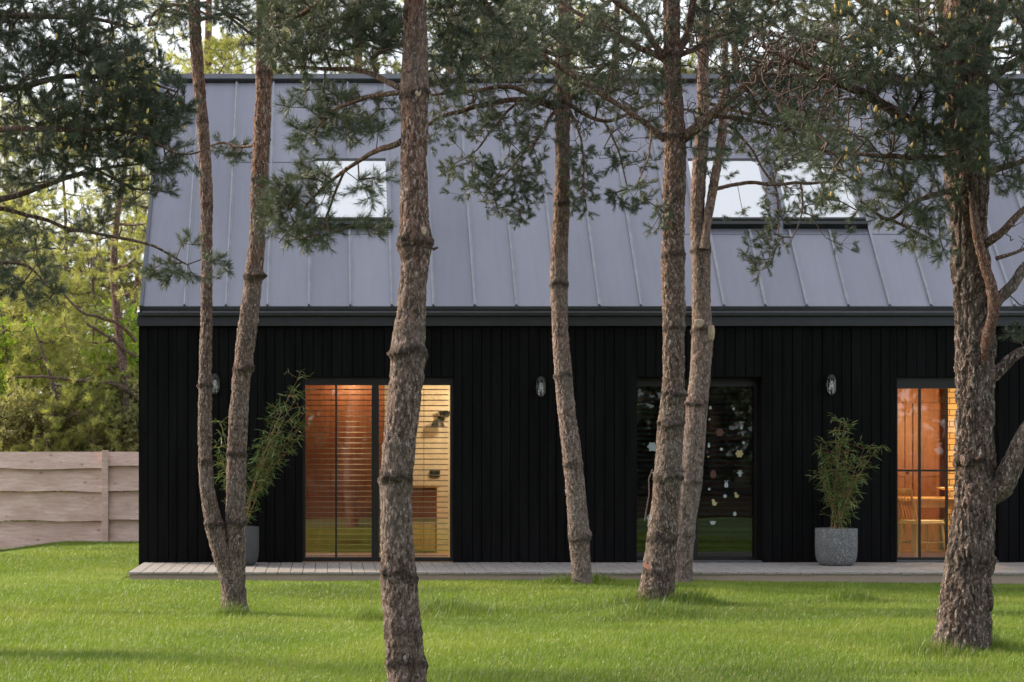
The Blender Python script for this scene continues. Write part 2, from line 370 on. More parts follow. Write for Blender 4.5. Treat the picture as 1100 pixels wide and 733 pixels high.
# ------------------------------------------------------------------ the house
H = thing('black_house', 'black timber barn house with grey standing seam metal roof', 'house', (-2.284, D0, 0))
Z0 = .12; ZT = EYE + (HY - 405) / 88.0; ZE = 3.06
XL, XR = pxl(149), 10.6
OPEN = [(pxl(325), pxl(487)), (pxl(684), pxl(818)), (pxl(963), pxl(1072))]
TH = .26
wb = MB(); x = XL; k = 0
random.seed(3)
edges = sorted([e for o in OPEN for e in o])
while x < XR:
    w = random.choice([.105, .118, .124, .13]); x1 = min(x + w, XR)
    for e in edges:
        if x < e - 1e-4 < x1 or (x < e and x1 > e - .035): x1 = e; break
    zz = 0
    proud = [0, .012, .004][k % 3] + random.uniform(0, .003)
    inside = any(a - 1e-4 <= x and x1 <= b + 1e-4 for a, b in OPEN)
    z0 = ZT if inside else Z0 + .004
    wb.box(x + .004, x1 - .004, D0 - .022 - proud, D0, z0, ZE)
    x = x1; k += 1
wb.build('cladding', M['char'], H)
wl = MB(); prev = XL                                  # wall body behind the cladding
for a, b in OPEN:
    wl.box(prev, a, D0 + .001, D0 + TH, Z0 - .1, ZE); wl.box(a, b, D0 + .001, D0 + TH, ZT + .001, ZE); prev = b
wl.box(prev, XR, D0 + .001, D0 + TH, Z0 - .1, ZE)
YB = 29.7
wl.box(XL, XL + .2, D0 + TH + .001, YB, Z0 - .1, ZE); wl.box(XR - .2, XR, D0 + TH + .001, YB, Z0 - .1, ZE); wl.box(XL, XR, YB, YB + .2, Z0 - .1, ZE)
wl.build('wall', M['char'], H)
# roof slab
SL = R_(48); cs, sn = math.cos(SL), math.sin(SL); RY, RZ = 23.86, 3.235; TR = 4.465
def rp(x, t, n=0): return (x, RY + t * cs - n * sn, RZ + t * sn + n * cs)
RX0, RX1 = -2.215, XR + .05
def slope_box(mb, x0, x1, t0, t1, n0, n1):
    v = [rp(x0,t0,n0), rp(x1,t0,n0), rp(x1,t1,n0), rp(x0,t1,n0), rp(x0,t0,n1), rp(x1,t0,n1), rp(x1,t1,n1), rp(x0,t1,n1)]
    return mb.add(v, [(0,3,2,1),(4,5,6,7),(0,1,5,4),(1,2,6,5),(2,3,7,6),(3,0,4,7)])
SKY = [(-.19, .83), (4.66, 5.68), (5.79, 6.81)]; T0, T1 = 1.42, 2.70
rb = MB(); prev = RX0
for a, b in SKY:
    slope_box(rb, prev, a, 0, TR, -.12, 0); slope_box(rb, a, b, 0, T0, -.12, 0); slope_box(rb, a, b, T1, TR, -.12, 0); prev = b
slope_box(rb, prev, RX1, 0, TR, -.12, 0)
ry = RY + TR * cs; rz = RZ + TR * sn
rb.add([(RX0, ry, rz), (RX1, ry, rz), (RX1, 2*ry - RY, RZ), (RX0, 2*ry - RY, RZ), (RX0, ry, rz-.15), (RX1, ry, rz-.15), (RX1, 2*ry-RY, RZ-.15), (RX0, 2*ry-RY, RZ-.15)],
       [(0,1,2,3),(4,7,6,5),(1,5,6,2),(0,3,7,4),(2,6,7,3)])
roof = rb.build('roof', M['zinc'], H)
gb = MB()                                             # gable ends
for x0, x1 in ((XL + .02, XL + .2), (XR - .2, XR - .02)):
    gb = MB(); gb.add([(x0, D0+.05, ZE), (x0, 2*ry-D0-.05, ZE), (x0, ry, rz-.17), (x1, D0+.05, ZE), (x1, 2*ry-D0-.05, ZE), (x1, ry, rz-.17)], [(0,1,2),(3,5,4),(0,3,4,1),(1,4,5,2),(2,5,3,0)]); gb.build('gable', M['char'], H)
sm = MB(); x = -.711 - 3 * .5035; random.seed(5)
k = 0
while x < RX1:
    if x > RX0 + .1:
        w = .011
        hit = [s for s in SKY if s[0] - .03 < x < s[1] + .03]
        segs = [(0.004, TR - .03)] if not hit else [(0.004, T0 - .06), (T1 + .06, TR - .03)]
        for t0, t1 in segs:
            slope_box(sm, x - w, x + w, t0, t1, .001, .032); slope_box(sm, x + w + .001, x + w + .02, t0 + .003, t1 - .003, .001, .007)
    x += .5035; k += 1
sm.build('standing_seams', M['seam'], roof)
js = MB()                                             # transverse panel laps beside the roof windows
for a, b in ((-.70, -.20), (.84, 1.30), (-1.2, -.71)): js = MB(); slope_box(js, a, b, 2.70, 2.714, .001, .007); js.build('panel_lap', M['zinc'], roof)
for a, b in ((.30, .80), (4.4, 7.3)): js = MB(); slope_box(js, a, b, 1.30, 1.314, .001, .007); js.build('panel_lap', M['zinc'], roof)
rc = MB(); slope_box(rc, RX0 - .02, RX1, TR - .075, TR + .03, .035, .065); rc.build('ridge_cap', M['lip'], roof)
rc2 = MB(); slope_box(rc2, RX0 - .01, RX1, TR - .095, TR - .04, .003, .034); rc2.build('ridge_shade_strip', M['steel'], roof)  # dark strip standing in for the shade line under the ridge cap
vt = MB(); slope_box(vt, RX0 - .045, RX0 - .001, -.02, TR, -.16, .03); vt.build('verge_trim', M['lip'], roof)
# eaves
ev = MB(); ev.box(XL - .01, XR, D0 - .10, D0 + .05, 3.0, 3.115); ev.build('fascia', M['anthracite'], H)
gt = MB(); gt.box(XL + .0, XR, D0 - .16, D0 - .01, 3.118, 3.165); gt.build('gutter', M['anthracite'], H, .006)
lp = MB(); lp.box(XL + .06, XR, D0 - .172, D0 - .162, 3.150, 3.172); lp.build('gutter_lip', M['lip'], H, .003)
ev2 = MB(); ev2.box(XL + .02, XR, D0 - .10, D0 + .1, 3.168, 3.222); ev2.build('eaves_flashing', M['blackmetal'], H)
# interior shell
inn = MB(); inn.box(XL + .2, XR - .2, D0 + .002, YB, Z0 - .03, Z0 + .004); inn.build('floor', M['floorw'], H)
cl = MB(); cl.box(XL + .21, XR - .21, D0 + TH + .01, YB, 2.75, 2.8); cl.build('ceiling', M['ceil'], H)
iw = MB()
for a in (2.6, 6.1): iw = MB(); iw.box(a, a + .12, D0 + TH + .01, YB - .01, Z0 + .01, 2.74); iw.build('partition', M['white'], H)
def wallp(x0, x1, y, mat, name='inner_wall', z0=None, z1=2.74):
    q = MB(); q.box(x0, x1, y, y + .06, Z0 + .01 if z0 is None else z0, z1); return q.build(name, mat, H)
wallp(XL + .22, .78, 26.3, M['redwood']); wallp(.80, 2.58, 26.8, M['white'])
wallp(2.74, 6.08, 27.0, M['rbrick']); wallp(8.34, XR - .22, 26.4, M['ybrick']); wallp(6.24, 8.30, 27.4, M['redwood'])

def window(name_label, a, b, ztop, splits, depth=.13, blind=None, muntin=None, bottom=.055, gl='glass'):
    y0 = D0 + depth
    f = MB(); fw = .035
    f.box(a, a + fw, y0, y0 + .08, Z0 + .01, ztop); f.box(b - fw, b, y0, y0 + .08, Z0 + .01, ztop)
    f.box(a + fw, b - fw, y0, y0 + .08, ztop - .05, ZT); f.box(a, a + fw, y0, y0 + .08, ztop + .001, ZT); f.box(b - fw, b, y0, y0 + .08, ztop + .001, ZT); f.box(a + fw, b - fw, y0, y0 + .08, Z0 + .01, Z0 + bottom)
    for s, w in splits: f.box(s - w/2, s + w/2, y0 + .004, y0 + .076, Z0 + bottom + .001, ztop - .051)
    fr = f.build('window', M['blackmetal'], H)
    if name_label: fr['label'] = name_label
    e = [a + fw] + [s for s, w in splits] + [b - fw]
    for x0, x1 in zip(e[:-1], e[1:]):
        g = MB(); g.box(x0 + .003, x1 - .003, y0 + .03, y0 + .042, Z0 + bottom, ztop - .05); g.build('pane', M[gl], fr)
    if muntin:
        q = MB()
        for s in muntin['v']: q.box(s - .012, s + .012, y0 + .012, y0 + .06, Z0 + bottom + .002, ztop - .052)
        for z in muntin['h']: q.box(a + fw, b - fw, y0 + .014, y0 + .058, z - .012, z + .012)
        q.build('muntin', M['blackmetal'], fr)
    if blind:
        q = MB(); z = ztop - .10; yb = y0 + .17
        while z > Z0 + .06:
            t = blind[1]
            q.add([(a+.05, yb - .022, z - .012*t), (b-.05, yb - .022, z - .012*t), (b-.05, yb + .022, z + .012*t), (a+.05, yb + .022, z + .012*t),
                   (a+.05, yb - .022, z - .012*t + .004), (b-.05, yb - .022, z - .012*t + .004), (b-.05, yb + .022, z + .012*t + .004), (a+.05, yb + .022, z + .012*t + .004)],
                  [(0,3,2,1),(4,5,6,7),(0,1,5,4),(1,2,6,5),(2,3,7,6),(3,0,4,7)])
            z -= blind[2]
        for xx in np.linspace(a + .35, b - .35, 3): q.box(xx - .003, xx + .003, yb - .028, yb - .025, Z0 + .08, ztop - .08)
        q.build('blind', blind[0], fr)
    return fr
w1 = window('double window with lowered slatted blind and lit room', *OPEN[0], ZT - .05, [(pxl(403, 24.1), .09)], .05, (M['blind'], .4, .066), {'v': [pxl(361, 24.1)], 'h': []})
w2 = window('dark double window with paper cutouts on the glass', *OPEN[1], ZT - .06, [(pxl(744, 24.2), .13)], .22, (M['blinddark'], 1.2, .066), gl='glassdark')
w3 = window('lit dining room window with thin black glazing bars', *OPEN[2], ZT - .09, [], .07, None, {'v': [pxl(986.5, 24.15), pxl(1015.5, 24.15), pxl(1044, 24.15)], 'h': [EYE - (505.6 - HY) / 87.5]})
for a, b in OPEN[1:]: th = MB(); th.box(a, b, D0 - .03, D0 + .05, Z0 + .004, Z0 + .022); th.build('threshold', M['lip'], H)

# paper cutouts
def poly_sheet(pts, x, z, sc, mat, parent, y):
    n = len(pts); v = [(x + p[0]*sc, y, z + p[1]*sc) for p in pts] + [(x + p[0]*sc, y + .001, z + p[1]*sc) for p in pts]
    me = bpy.data.meshes.new('paper_cutout'); me.from_pydata(v, [], [tuple(range(n)), tuple(range(2*n-1, n-1, -1))] + [(i, i+n, (i+1) % n + n, (i+1) % n) for i in range(n)])
    me.update(); return link('paper_cutout', me, mat, parent)
circ = lambda n=16, rx=1, ry=1: [(rx*math.cos(2*math.pi*i/n), ry*math.sin(2*math.pi*i/n)) for i in range(n)]
egg = [(math.cos(t)*(.75 - .12*math.sin(t)), math.sin(t)) for t in np.linspace(0, 2*math.pi, 18)[:-1]]
bunny = [(-.45,-1),(.45,-1),(.6,-.4),(.45,.05),(.3,.2),(.5,1),(.3,1.05),(.05,.3),(-.05,.3),(-.3,1.05),(-.5,1),(-.3,.2),(-.45,.05),(-.6,-.4)]
hand = [(-.3,-1),(.3,-1),(.45,-.2),(.95,.15),(.8,.35),(.4,.2),(.5,.9),(.3,.95),(.15,.3),(.05,1.05),(-.15,1.05),(-.15,.3),(-.4,.9),(-.55,.8),(-.4,.2),(-.85,.4),(-.95,.2),(-.45,-.2)]
chick = [(-.3,-1),(.35,-1),(.7,-.5),(.95,0),(.5,-.1),(.2,.1),(.1,.5),(-.1,.9),(-.45,.95),(-.7,.7),(-1,.55),(-.7,.4),(-.6,0),(-.7,-.5)]
flower = [(math.cos(t)*(1 + .16*math.cos(6*t)), math.sin(t)*(1 + .16*math.cos(6*t))) for t in np.linspace(0, 2*math.pi, 31)[:-1]]
drop = [(0,1.1),(.35,.1),(.4,-.4),(.2,-.8),(-.2,-.8),(-.4,-.4),(-.35,.1)]
cup = [(-1,.6),(-.6,.25),(0,.5),(.6,.25),(1,.6),(.8,-.3),(.5,-.7),(-.5,-.7),(-.8,-.3)]
yy = D0 + .22 + .024
for (u, v, sh, s, mt) in [(315,147,egg,7,'paperw'),(391,150,egg,6,'paperw'),(417,210,bunny,10,'paperw'),(312,185,egg,5,'paperw'),(310,270,drop,12,'paperw'),(351,283,flower,6,'paperw'),(410,298,flower,15,'papery'),
        (345,228,flower,16,'paperr'),(412,362,hand,14,'paperw'),(324,365,egg,17,'paperr'),(367,397,bunny,14,'paperw'),(401,433,chick,12,'papery'),(311,414,flower,5,'paperw'),(363,437,flower,7,'paperw'),
        (328,457,chick,14,'papery'),(395,495,egg,9,'paperw'),(323,523,cup,13,'paperw'),(124,275,flower,18,'paperw'),(113,510,hand,14,'paperw'),(424,262,flower,6,'paperw'),(308,308,egg,4,'papery')]:
    px = 660 + u / 3.053; py = 390 + v / 3.053; q = P(px, py, yy)
    poly_sheet(sh, q[0], q[2], s * .8 / 3.053 / F * yy, M[mt], w2, yy)

# roof windows
for a, b in SKY:
    f = MB(); fw = .05
    for (x0, x1, t0, t1) in ((a, a+fw, T0+.10, T1), (b-fw, b, T0+.10, T1), (a, b, T1+.001, T1+.05)): slope_box(f, x0, x1, t0, t1, -.05, .07)
    fr = f.build('roof_window', M['zinc'], H)
    q = MB(); slope_box(q, a - .02, b + .02, T0 - .02, T0 + .045, .004, .085); slope_box(q, a, b, T0 + .055, T0 + .099, -.05, .095); q.build('frame', M['blackmetal'], fr, .004)
    q = MB(); slope_box(q, a - .01, b + .01, T0 + .046, T0 + .054, .0, .075); q.build('drip_rail', M['lip'], fr)
    q = MB(); slope_box(q, a + fw + .002, b - fw - .002, T0 + .10, T1 - .002, .035, .045); q.build('pane', M['skyglass'], fr)
    q = MB(); slope_box(q, a + .01, b - .01, T0 + .01, T1, -.115, -.10); q.build('blackout_lining', M['blinddark'], fr)
rehome(H)

# deck
DK = thing('wooden_deck', 'low terrace of pale grey planks along the black house', 'deck', (pxl(138, DECKF), DECKF, 0))
d = MB(); x = pxl(138, DECKF); random.seed(9); x0 = x
while x < XR:
    w = .14; d.box(x, x + w - .006, DECKF - .012 + random.uniform(0, .004), D0 - .002, Z0 - .025 - random.uniform(0, .002), Z0 - random.uniform(0, .003)); x += w
d.build('deck_boards', M['deck'], DK, .002)
d = MB(); d.box(x0 + .01, XR, DECKF + .01, DECKF + .035, -.05, Z0 - .028); d.box(x0 + .01, x0 + .035, DECKF + .036, D0, -.05, Z0 - .028); d.build('deck_fascia', M['deckside'], DK)
rehome(DK)

# ------------------------------------------------------------------ wall lamps
def lantern(px, py, label):
    q = P(px, py, D0 - .09); X, Y, Z = q
    r = thing('wall_lamp', label, 'lamp', (X, D0 - .03, Z), 'bulkhead lamps on the black wall')
    m = MB(); m.lathe([(.055, 0), (.055, .02), (.045, .03)], (0, 0, 0), 24)
    v = [(a, -c, b) for a, b, c in m.v]; m.v = v; o = m.build('back_plate', M['steel'], r)
    m = MB(); m.box(-.02, .02, -.06, -.01, .085, .105); m.bar((0, -.03, .03), (0, -.06, .1), .02); m.lathe([(.047, .07), (.05, .075), (.05, .10), (.03, .125), (.01, .13)], (0, -.07, 0), 24); m.build('lamp_cap', M['steel'], r)
    m = MB(); m.lathe([(.01, -.10), (.028, -.092), (.038, -.07), (.04, -.03), (.04, .068)], (0, -.07, 0), 24); m.build('glass_jar', M['jar'], r, smooth=True)
    m = MB(); m.lathe([(.006, -.05), (.018, -.03), (.02, 0), (.010, .03), (.010, .068)], (0, -.07, 0), 16); m.build('bulb', M['paperw'], r, smooth=True)
    m = MB()
    for k in range(6):
        t = math.pi * k / 3; c, s = math.cos(t) * .048, math.sin(t) * .048
        m.bar((c, -.07 + s, .07), (c, -.07 + s, -.07), .006); m.bar((c, -.07 + s, -.07), (c * .3, -.07 + s * .3, -.112), .006)
    for z in (0.02, -.05):
        for k in range(16):
            t, u = math.pi * k / 8, math.pi * (k+1) / 8; m.bar((.048*math.cos(t), -.07 + .048*math.sin(t), z), (.048*math.cos(u), -.07 + .048*math.sin(u), z), .005)
    m.build('cage', M['metalcage'], r)
lantern(231, 413, 'caged wall lamp on the black wall behind the twin stemmed pine')
lantern(581, 416, 'caged wall lamp on the black wall between the two double windows')
lantern(893, 414, 'caged wall lamp on the black wall above the bamboo in its speckled pot')

# ------------------------------------------------------------------ potted bamboo
def bamboo(label, X, Y, potr, poth, potmat, canes, nleaf, seed, prof=None):
    rnd = random.Random(seed); r = thing('potted_bamboo', label, 'potted plant', (X, Y, Z0))
    m = MB(); prof = [(potr*.72, 0), (potr*.84, .02), (potr*.93, .06), (potr*.98, .12), (potr, .2), (potr, poth-.006), (potr*.985, poth), (potr*.92, poth), (potr*.9, poth-.04)]
    m.lathe(prof, (0, 0, 0), 48); p = m.build('pot', potmat, r, smooth=True)
    m = MB(); m.lathe([(potr*.88, poth-.05), (potr*.5, poth-.035), (.01, poth-.03)], (0, 0, 0), 24); m.build('soil', M['soil'], r)
    lv = MB()
    for (tx, tz, ty) in canes:                       # cane tips relative to the pot
        b = Vector((rnd.uniform(-.07, .07), rnd.uniform(-.06, .06), poth - .04)); t = Vector((tx, ty, tz)); c = MB()
        mid = b.lerp(t, .5) + Vector((-tx*.16, 0, .06)); pts = []
        for k in range(9):
            u = k / 8; pts.append(b*(1-u)**2 + mid*2*u*(1-u) + t*u*u)
        for k in range(8): c.bar(pts[k], pts[k+1], .009*(1 - k*.09), n=5, r2=.9)
        for k in range(1, 9):
            for q in range(3 if k < 3 else 4):
                if k < 3 and rnd.random() < .5: continue
                d = Vector((rnd.uniform(-1, 1), rnd.uniform(-1, 1), rnd.uniform(-.1, .7))).normalized() * rnd.uniform(.07, .17)
                e = pts[k] + d; c.bar(pts[k], e, .0035, n=3)
                for w in range(nleaf):
                    s = pts[k].lerp(e, rnd.uniform(.35, 1.05)); dl = (d.normalized()*.6 + Vector((rnd.uniform(-1,1), rnd.uniform(-1,1), rnd.uniform(-.9,.35)))).normalized()
                    L = rnd.uniform(.065, .125); wd = L * .062; side = dl.cross(Vector((rnd.uniform(-1,1), rnd.uniform(-1,1), 1))).normalized() * wd
                    z = Vector((0, 0, -L * .12))
                    lv.add([s, s + dl*L*.35 + side, s + dl*L*.35 - side, s + dl*L*.7 + side*.8 + z*.5, s + dl*L*.7 - side*.8 + z*.5, s + dl*L + z], [(0,1,2),(1,3,4,2),(3,5,4)])
        c.build('cane', M['cane'], r)
    lv.build('leaves', M['bamboo_leaf'], r)
    return r
q = P(898.3, 607, 23.4)
bamboo('bushy bamboo in a round speckled stone pot beside the lit dining window', q[0], 23.4, .246, .44, M['terrazzo'],
       [(.05,1.70,0),(.16,1.62,.05),(-.03,1.55,-.08),(.33,1.38,0),(.26,1.25,-.1),(-.17,1.35,.05),(-.22,1.1,-.06),(-.1,1.45,.1),(.12,1.45,-.12),(.3,1.02,.1),(.5,1.40,0),(-.02,1.2,.15),(.18,1.0,-.15),(.07,1.60,-.05)], 4, 21)
q = P(257, 607, 23.4)
bamboo('tall bamboo in a plain dark pot leaning behind the twin stemmed pine', q[0], 23.4, .235, .46, M['darkpot'],
       [(.70,2.22,0),(.60,2.02,.08),(.76,1.8,-.05),(.47,1.86,.1),(.66,1.55,.05),(.38,1.5,-.1),(.54,1.3,0),(-.22,1.70,0),(-.26,1.4,.08),(-.17,1.2,-.08),(.72,2.05,-.1),(.32,1.25,.1),(.80,1.62,0),(.56,1.7,-.12),(.03,1.3,0)], 5, 33)

# ------------------------------------------------------------------ furniture seen through the glass
def chair(X, Y, rz, label, z=Z0 + .005):
    r = thing('dining_chair', label, 'chair', (X, Y, z), 'wooden dining chairs', rz)
    m = MB(); m.box(-.21, .21, -.21, .21, .425, .45); m.build('seat', M['oak'], r, .008)
    m = MB(); m.box(-.19, .19, -.19, .20, .451, .475); m.build('seat_pad', M['seatpad'], r, .01)
    for sx in (-1, 1):
        for sy in (-1, 1):
            m = MB(); m.bar((sx*.21, sy*.21, 0), (sx*.17, sy*.17, .424), .028, n=8, r2=1.25); m.build('leg', M['oak'], r)
    m = MB()
    for k in range(6): x = -.16 + .064*k; m.bar((x*.9, .19, .45), (x*1.15, .29, .83), .013, n=6)
    m.bar((-.19, .19, .45), (-.21, .295, .84), .024, n=8); m.bar((.19, .19, .45), (.21, .295, .84), .024, n=8)
    m.build('back_spindles', M['oak'], r)
    m = MB(); m.box(-.23, .23, .28, .305, .80, .875); m.build('back_rail', M['oak'], r, .01)
    m = MB(); m.bar((-.19, -.19, .2), (-.19, .19, .2), .016); m.bar((.19, -.19, .2), (.19, .19, .2), .016); m.bar((-.19, 0, .2), (.19, 0, .2), .016); m.build('stretcher', M['oak'], r)
chair(pxl(991, 24.95), 24.95, R_(105), 'wooden dining chair with cream seat pad seen inside the lit window')
chair(pxl(1040, 26.3), 26.30, R_(180), 'wooden dining chair half hidden behind the lit table')
t = thing('dining_table', 'honey coloured wooden dining table behind the right hand window', 'table', (8.1, 25.4, Z0 + .005))
m = MB(); m.box(-.75, .9, -.42, .42, .715, .75); m.build('table_top', M['oak'], t, .006)
for sx in (-.6, .8):
    for sy in (-.34, .34):
        m = MB(); m.bar((sx, sy, 0), (sx, sy, .714), .06); m.build('leg', M['oak'], t)
m = MB(); m.box(-.6, .8, -.35, -.33, .63, .714); m.box(-.6, .8, .33, .35, .63, .714); m.build('apron', M['oak'], t)
t = thing('fruit_bowl', 'shallow white dish on a foot on the dining table', 'bowl', (pxl(1019, 25.3), 25.3, Z0 + .757))
m = MB(); m.lathe([(.05, 0), (.045, .01), (.014, .03), (.014, .09), (.08, .10), (.15, .125), (.155, .13), (.14, .128), (.06, .11)], (0,0,0), 24); m.build('dish', M['white'], t, smooth=True)
t = thing('cupboard', 'tall old pine cupboard with panelled doors in the dining room', 'cupboard', (7.6, 27.05, Z0 + .005))
m = MB(); m.box(-1.25, .92, -.28, .3, 0, 2.25); m.build('carcass', M['cupwood'], t, .004)
m = MB(); m.box(-1.29, .96, -.34, .32, 2.251, 2.33); m.build('cornice', M['cupwood'], t, .01)
for x0 in (-1.23, -.69, -.15, .39):
    m = MB(); w = .52
    m.box(x0, x0+.09, -.312, -.282, .12, 2.0); m.box(x0+w-.09, x0+w, -.312, -.282, .12, 2.0)
    for z in (.12, 1.0, 1.9): m.box(x0+.091, x0+w-.091, -.312, -.282, z, z+.1)
    m.box(x0+.091, x0+w-.091, -.292, -.283, .22, 1.0); m.box(x0+.091, x0+w-.091, -.292, -.283, 1.1, 1.9)
    o = m.build('door', M['cupwood'], t, .003)
    m = MB(); m.lathe([(.012, 0), (.018, .02), (.01, .03)], (0, 0, 0), 12); m.v = [(a + x0 + .46, -.313 - c, b + 1.05) for a, b, c in m.v]; m.build('handle', M['steel'], o)
def pendant(X, Y, Z, label, watt, lc=(1, .60, .28)):
    t = thing('pendant_lamp', label, 'lamp', (X, Y, Z))
    m = MB(); m.bar((0, 0, .1), (0, 0, 2.745 - Z), .006, n=6); m.build('cord', M['steel'], t)
    m = MB(); m.lathe([(.16, -.06), (.12, .04), (.04, .1), (.02, .12)], (0,0,0), 24); m.build('lamp_shade', M['steel'], t)
    m = MB(); m.lathe([(.01, -.10), (.035, -.08), (.04, -.05), (.02, -.02)], (0,0,-.03), 16); m.build('bulb', M['bulb'], t, smooth=True)
    l = bpy.data.lights.new('bulb_light', 'POINT'); l.energy = watt; l.color = lc; l.shadow_soft_size = .08
    o = bpy.data.objects.new('bulb_light', l); COL.objects.link(o); o.parent = t; o.location = (0, 0, -.2)
pendant(8.3, 24.95, 2.0, 'pendant lamp hanging over the dining table', 60)
q_ = MB(); q_.box(pxl(371, 26.1), pxl(391, 26.1), 26.08, 26.29, Z0 + .01, 2.74); q_.build('timber_post', M['cupwood'], H)
pendant(pxl(379, 25.8), 25.85, 2.60, 'pendant lamp lighting the room behind the slatted blind', 9)
pendant(2.1, 25.6, 2.55, 'pendant lamp beside the pale wall of the left room', 26, (1, .72, .46))
t = thing('chest', 'low reddish wooden chest by the pale wall behind the blind', 'chest', (1.15, 26.2, Z0 + .005))
m = MB(); m.box(-.28, .32, -.2, .25, .0, .86); m.build('carcass', M['cupwood'], t, .005)
m = MB(); m.box(-.31, .35, -.23, .26, .861, .89); m.build('chest_top', M['oak'], t, .004)
for z in (.05, .45):
    m = MB(); m.box(-.25, .29, -.222, -.201, z, z + .36); m.build('drawer', M['oak' if z < .2 else 'redwood'], t, .003)
q = P(467, 509, 26.78); t = thing('wall_panel', 'small dark control panel on the pale inner wall', 'switch', (q[0], 26.79, q[2]))
m = MB(); m.box(-.07, .07, -.025, 0, -.045, .045); m.build('panel_case', M['steel'], t, .004); m = MB(); m.box(-.055, .055, -.028, -.0255, -.03, .03); m.build('screen', M['blackmetal'], t)
q = P(474, 450, 26.7); t = thing('wall_sconce', 'dark metal lamp arm on the pale wall behind the blind', 'lamp', (q[0], 26.79, q[2]))
m = MB(); m.lathe([(.05, 0), (.05, .02)], (0,0,0), 16); m.v = [(a, -c, b) for a, b, c in m.v]; m.build('back_plate', M['steel'], t)
m = MB(); m.bar((0, -.02, 0), (-.02, -.14, -.03), .02); m.lathe([(.1, -.12), (.07, -.03), (.02, 0)], (-.05, -.15, 0), 16); m.lathe([(.05, .02), (.09, .1)], (.05, -.12, 0), 14); m.build('lamp_shade', M['steel'], t)

t_ = 2.33; q = rp(6.12, t_, -.035); t = thing('roof_lamp', 'small warm lamp glowing under the right hand roof window', 'lamp', q)
m = MB(); m.bar((-.07, 0, 0), (.09, 0, 0), .035, n=10); m.build('bulb', emis('lit roof lamp', (1, .62, .25), 60), t)
m = MB(); m.box(-.09, -.071, -.02, .02, -.02, .02); m.build('socket', M['steel'], t)
# ------------------------------------------------------------------ fence
FY = 32.0
def wavy_board(x0, x1, z0, z1, y, seed, amp=.018):
    n = 60; xs = np.linspace(x0, x1, n); rr = np.random.default_rng(seed)
    w = amp * (np.sin(xs * rr.uniform(1, 2.2) + rr.uniform(0, 6)) * .6 + np.sin(xs * rr.uniform(4, 6) + rr.uniform(0, 6)) * .4)
    V = []; Fq = []
    for i, x in enumerate(xs):
        V += [(x, y - .075, z0 + w[i]), (x, y - .004, z1), (x, y + .016, z1), (x, y - .004, z0 + w[i])]
    for i in range(n - 1):
        for k in range(4): a = i*4 + k; b = i*4 + (k+1) % 4; Fq.append((a, a+4, b+4, b))
    Fq += [(0, 1, 2, 3), tuple((n-1)*4 + k for k in (3, 2, 1, 0))]
    return V, Fq
pX = pxl(113.5, FY)
FT = thing('wooden_fence', 'weathered wooden fence of wide horizontal waney boards left of the house', 'fence', (pX, FY, 0))
def fence_panel(x0, x1, rows, seed):
    for k, (ya, yb) in enumerate(rows):
        z1 = EYE - (ya - HY) / (F/FY); z0 = EYE - (yb - HY) / (F/FY)
        V, Fq = wavy_board(x0, x1, z0 - (.010 if k < 3 else .02), z1 - .008, FY - .002*k, seed + k, .018 if k < 3 else .024)
        MB().add(V, Fq).build('board', M['fence'], FT)
fence_panel(pX - 3.6, pX - .002, [(485,502.5),(503.5,527.5),(528.5,559),(560,587)], 1)
fence_panel(pX + .002, pX + 3.4, [(485,499.5),(500.5,527),(528,557),(558,589)], 11)
m = MB(); m.box(pX - .052, pX + .052, FY - .12, FY - .045, -.35, EYE - (484 - HY) / (F/FY)); m.build('post', M['fence'], FT, .004)
m = MB(); m.box(pX - 3.6, pX - .1, FY - .02, FY + .02, -.5, -.14); m.build('gravel_board', plain('grey gravel board', (.20, .18, .16), .9), FT)
rehome(FT)

# ------------------------------------------------------------------ trees
def catmull(K, step):
    K = np.asarray(K, float); n = len(K); out = []
    for i in range(n - 1):
        p0 = K[max(i-1, 0)]; p1 = K[i]; p2 = K[i+1]; p3 = K[min(i+2, n-1)]
        L = np.linalg.norm(p2[:3] - p1[:3]); m = max(1, int(round(L / step)))
        for u in np.arange(m) / m:
            out.append(.5 * (2*p1 + (p2-p0)*u + (2*p0-5*p1+4*p2-p3)*u*u + (3*p1-p0-3*p2+p3)*u**3))
    out.append(K[-1]); return np.array(out)
def tube(path, rad, nseg, disp=None, seed=0, cap=True):
    n = len(path); T = np.gradient(path, axis=0); T /= np.linalg.norm(T, axis=1)[:, None] + 1e-9
    u = np.cross(T[0], [0, 1, .01]); u /= np.linalg.norm(u); U = []
    for k in range(n):
        u = u - T[k] * u.dot(T[k]); u /= np.linalg.norm(u); U.append(u)
    U = np.array(U); Wv = np.cross(T, U); a = np.linspace(0, 2*np.pi, nseg + 1)[:-1]
    N = U[:, None, :] * np.cos(a)[None, :, None] + Wv[:, None, :] * np.sin(a)[None, :, None]
    V = path[:, None, :] + N * rad[:, None, None]
    if disp: V = V + N * disp(V.reshape(-1, 3), np.repeat(rad, nseg)).reshape(n, nseg, 1)
    i = (np.arange(n-1)[:, None] * nseg); j = np.arange(nseg)[None, :]; k = (j + 1) % nseg
    Q = np.stack([i + j, i + k, i + nseg + k, i + nseg + j], 2).reshape(-1, 4)
    return V.reshape(-1, 3), Q
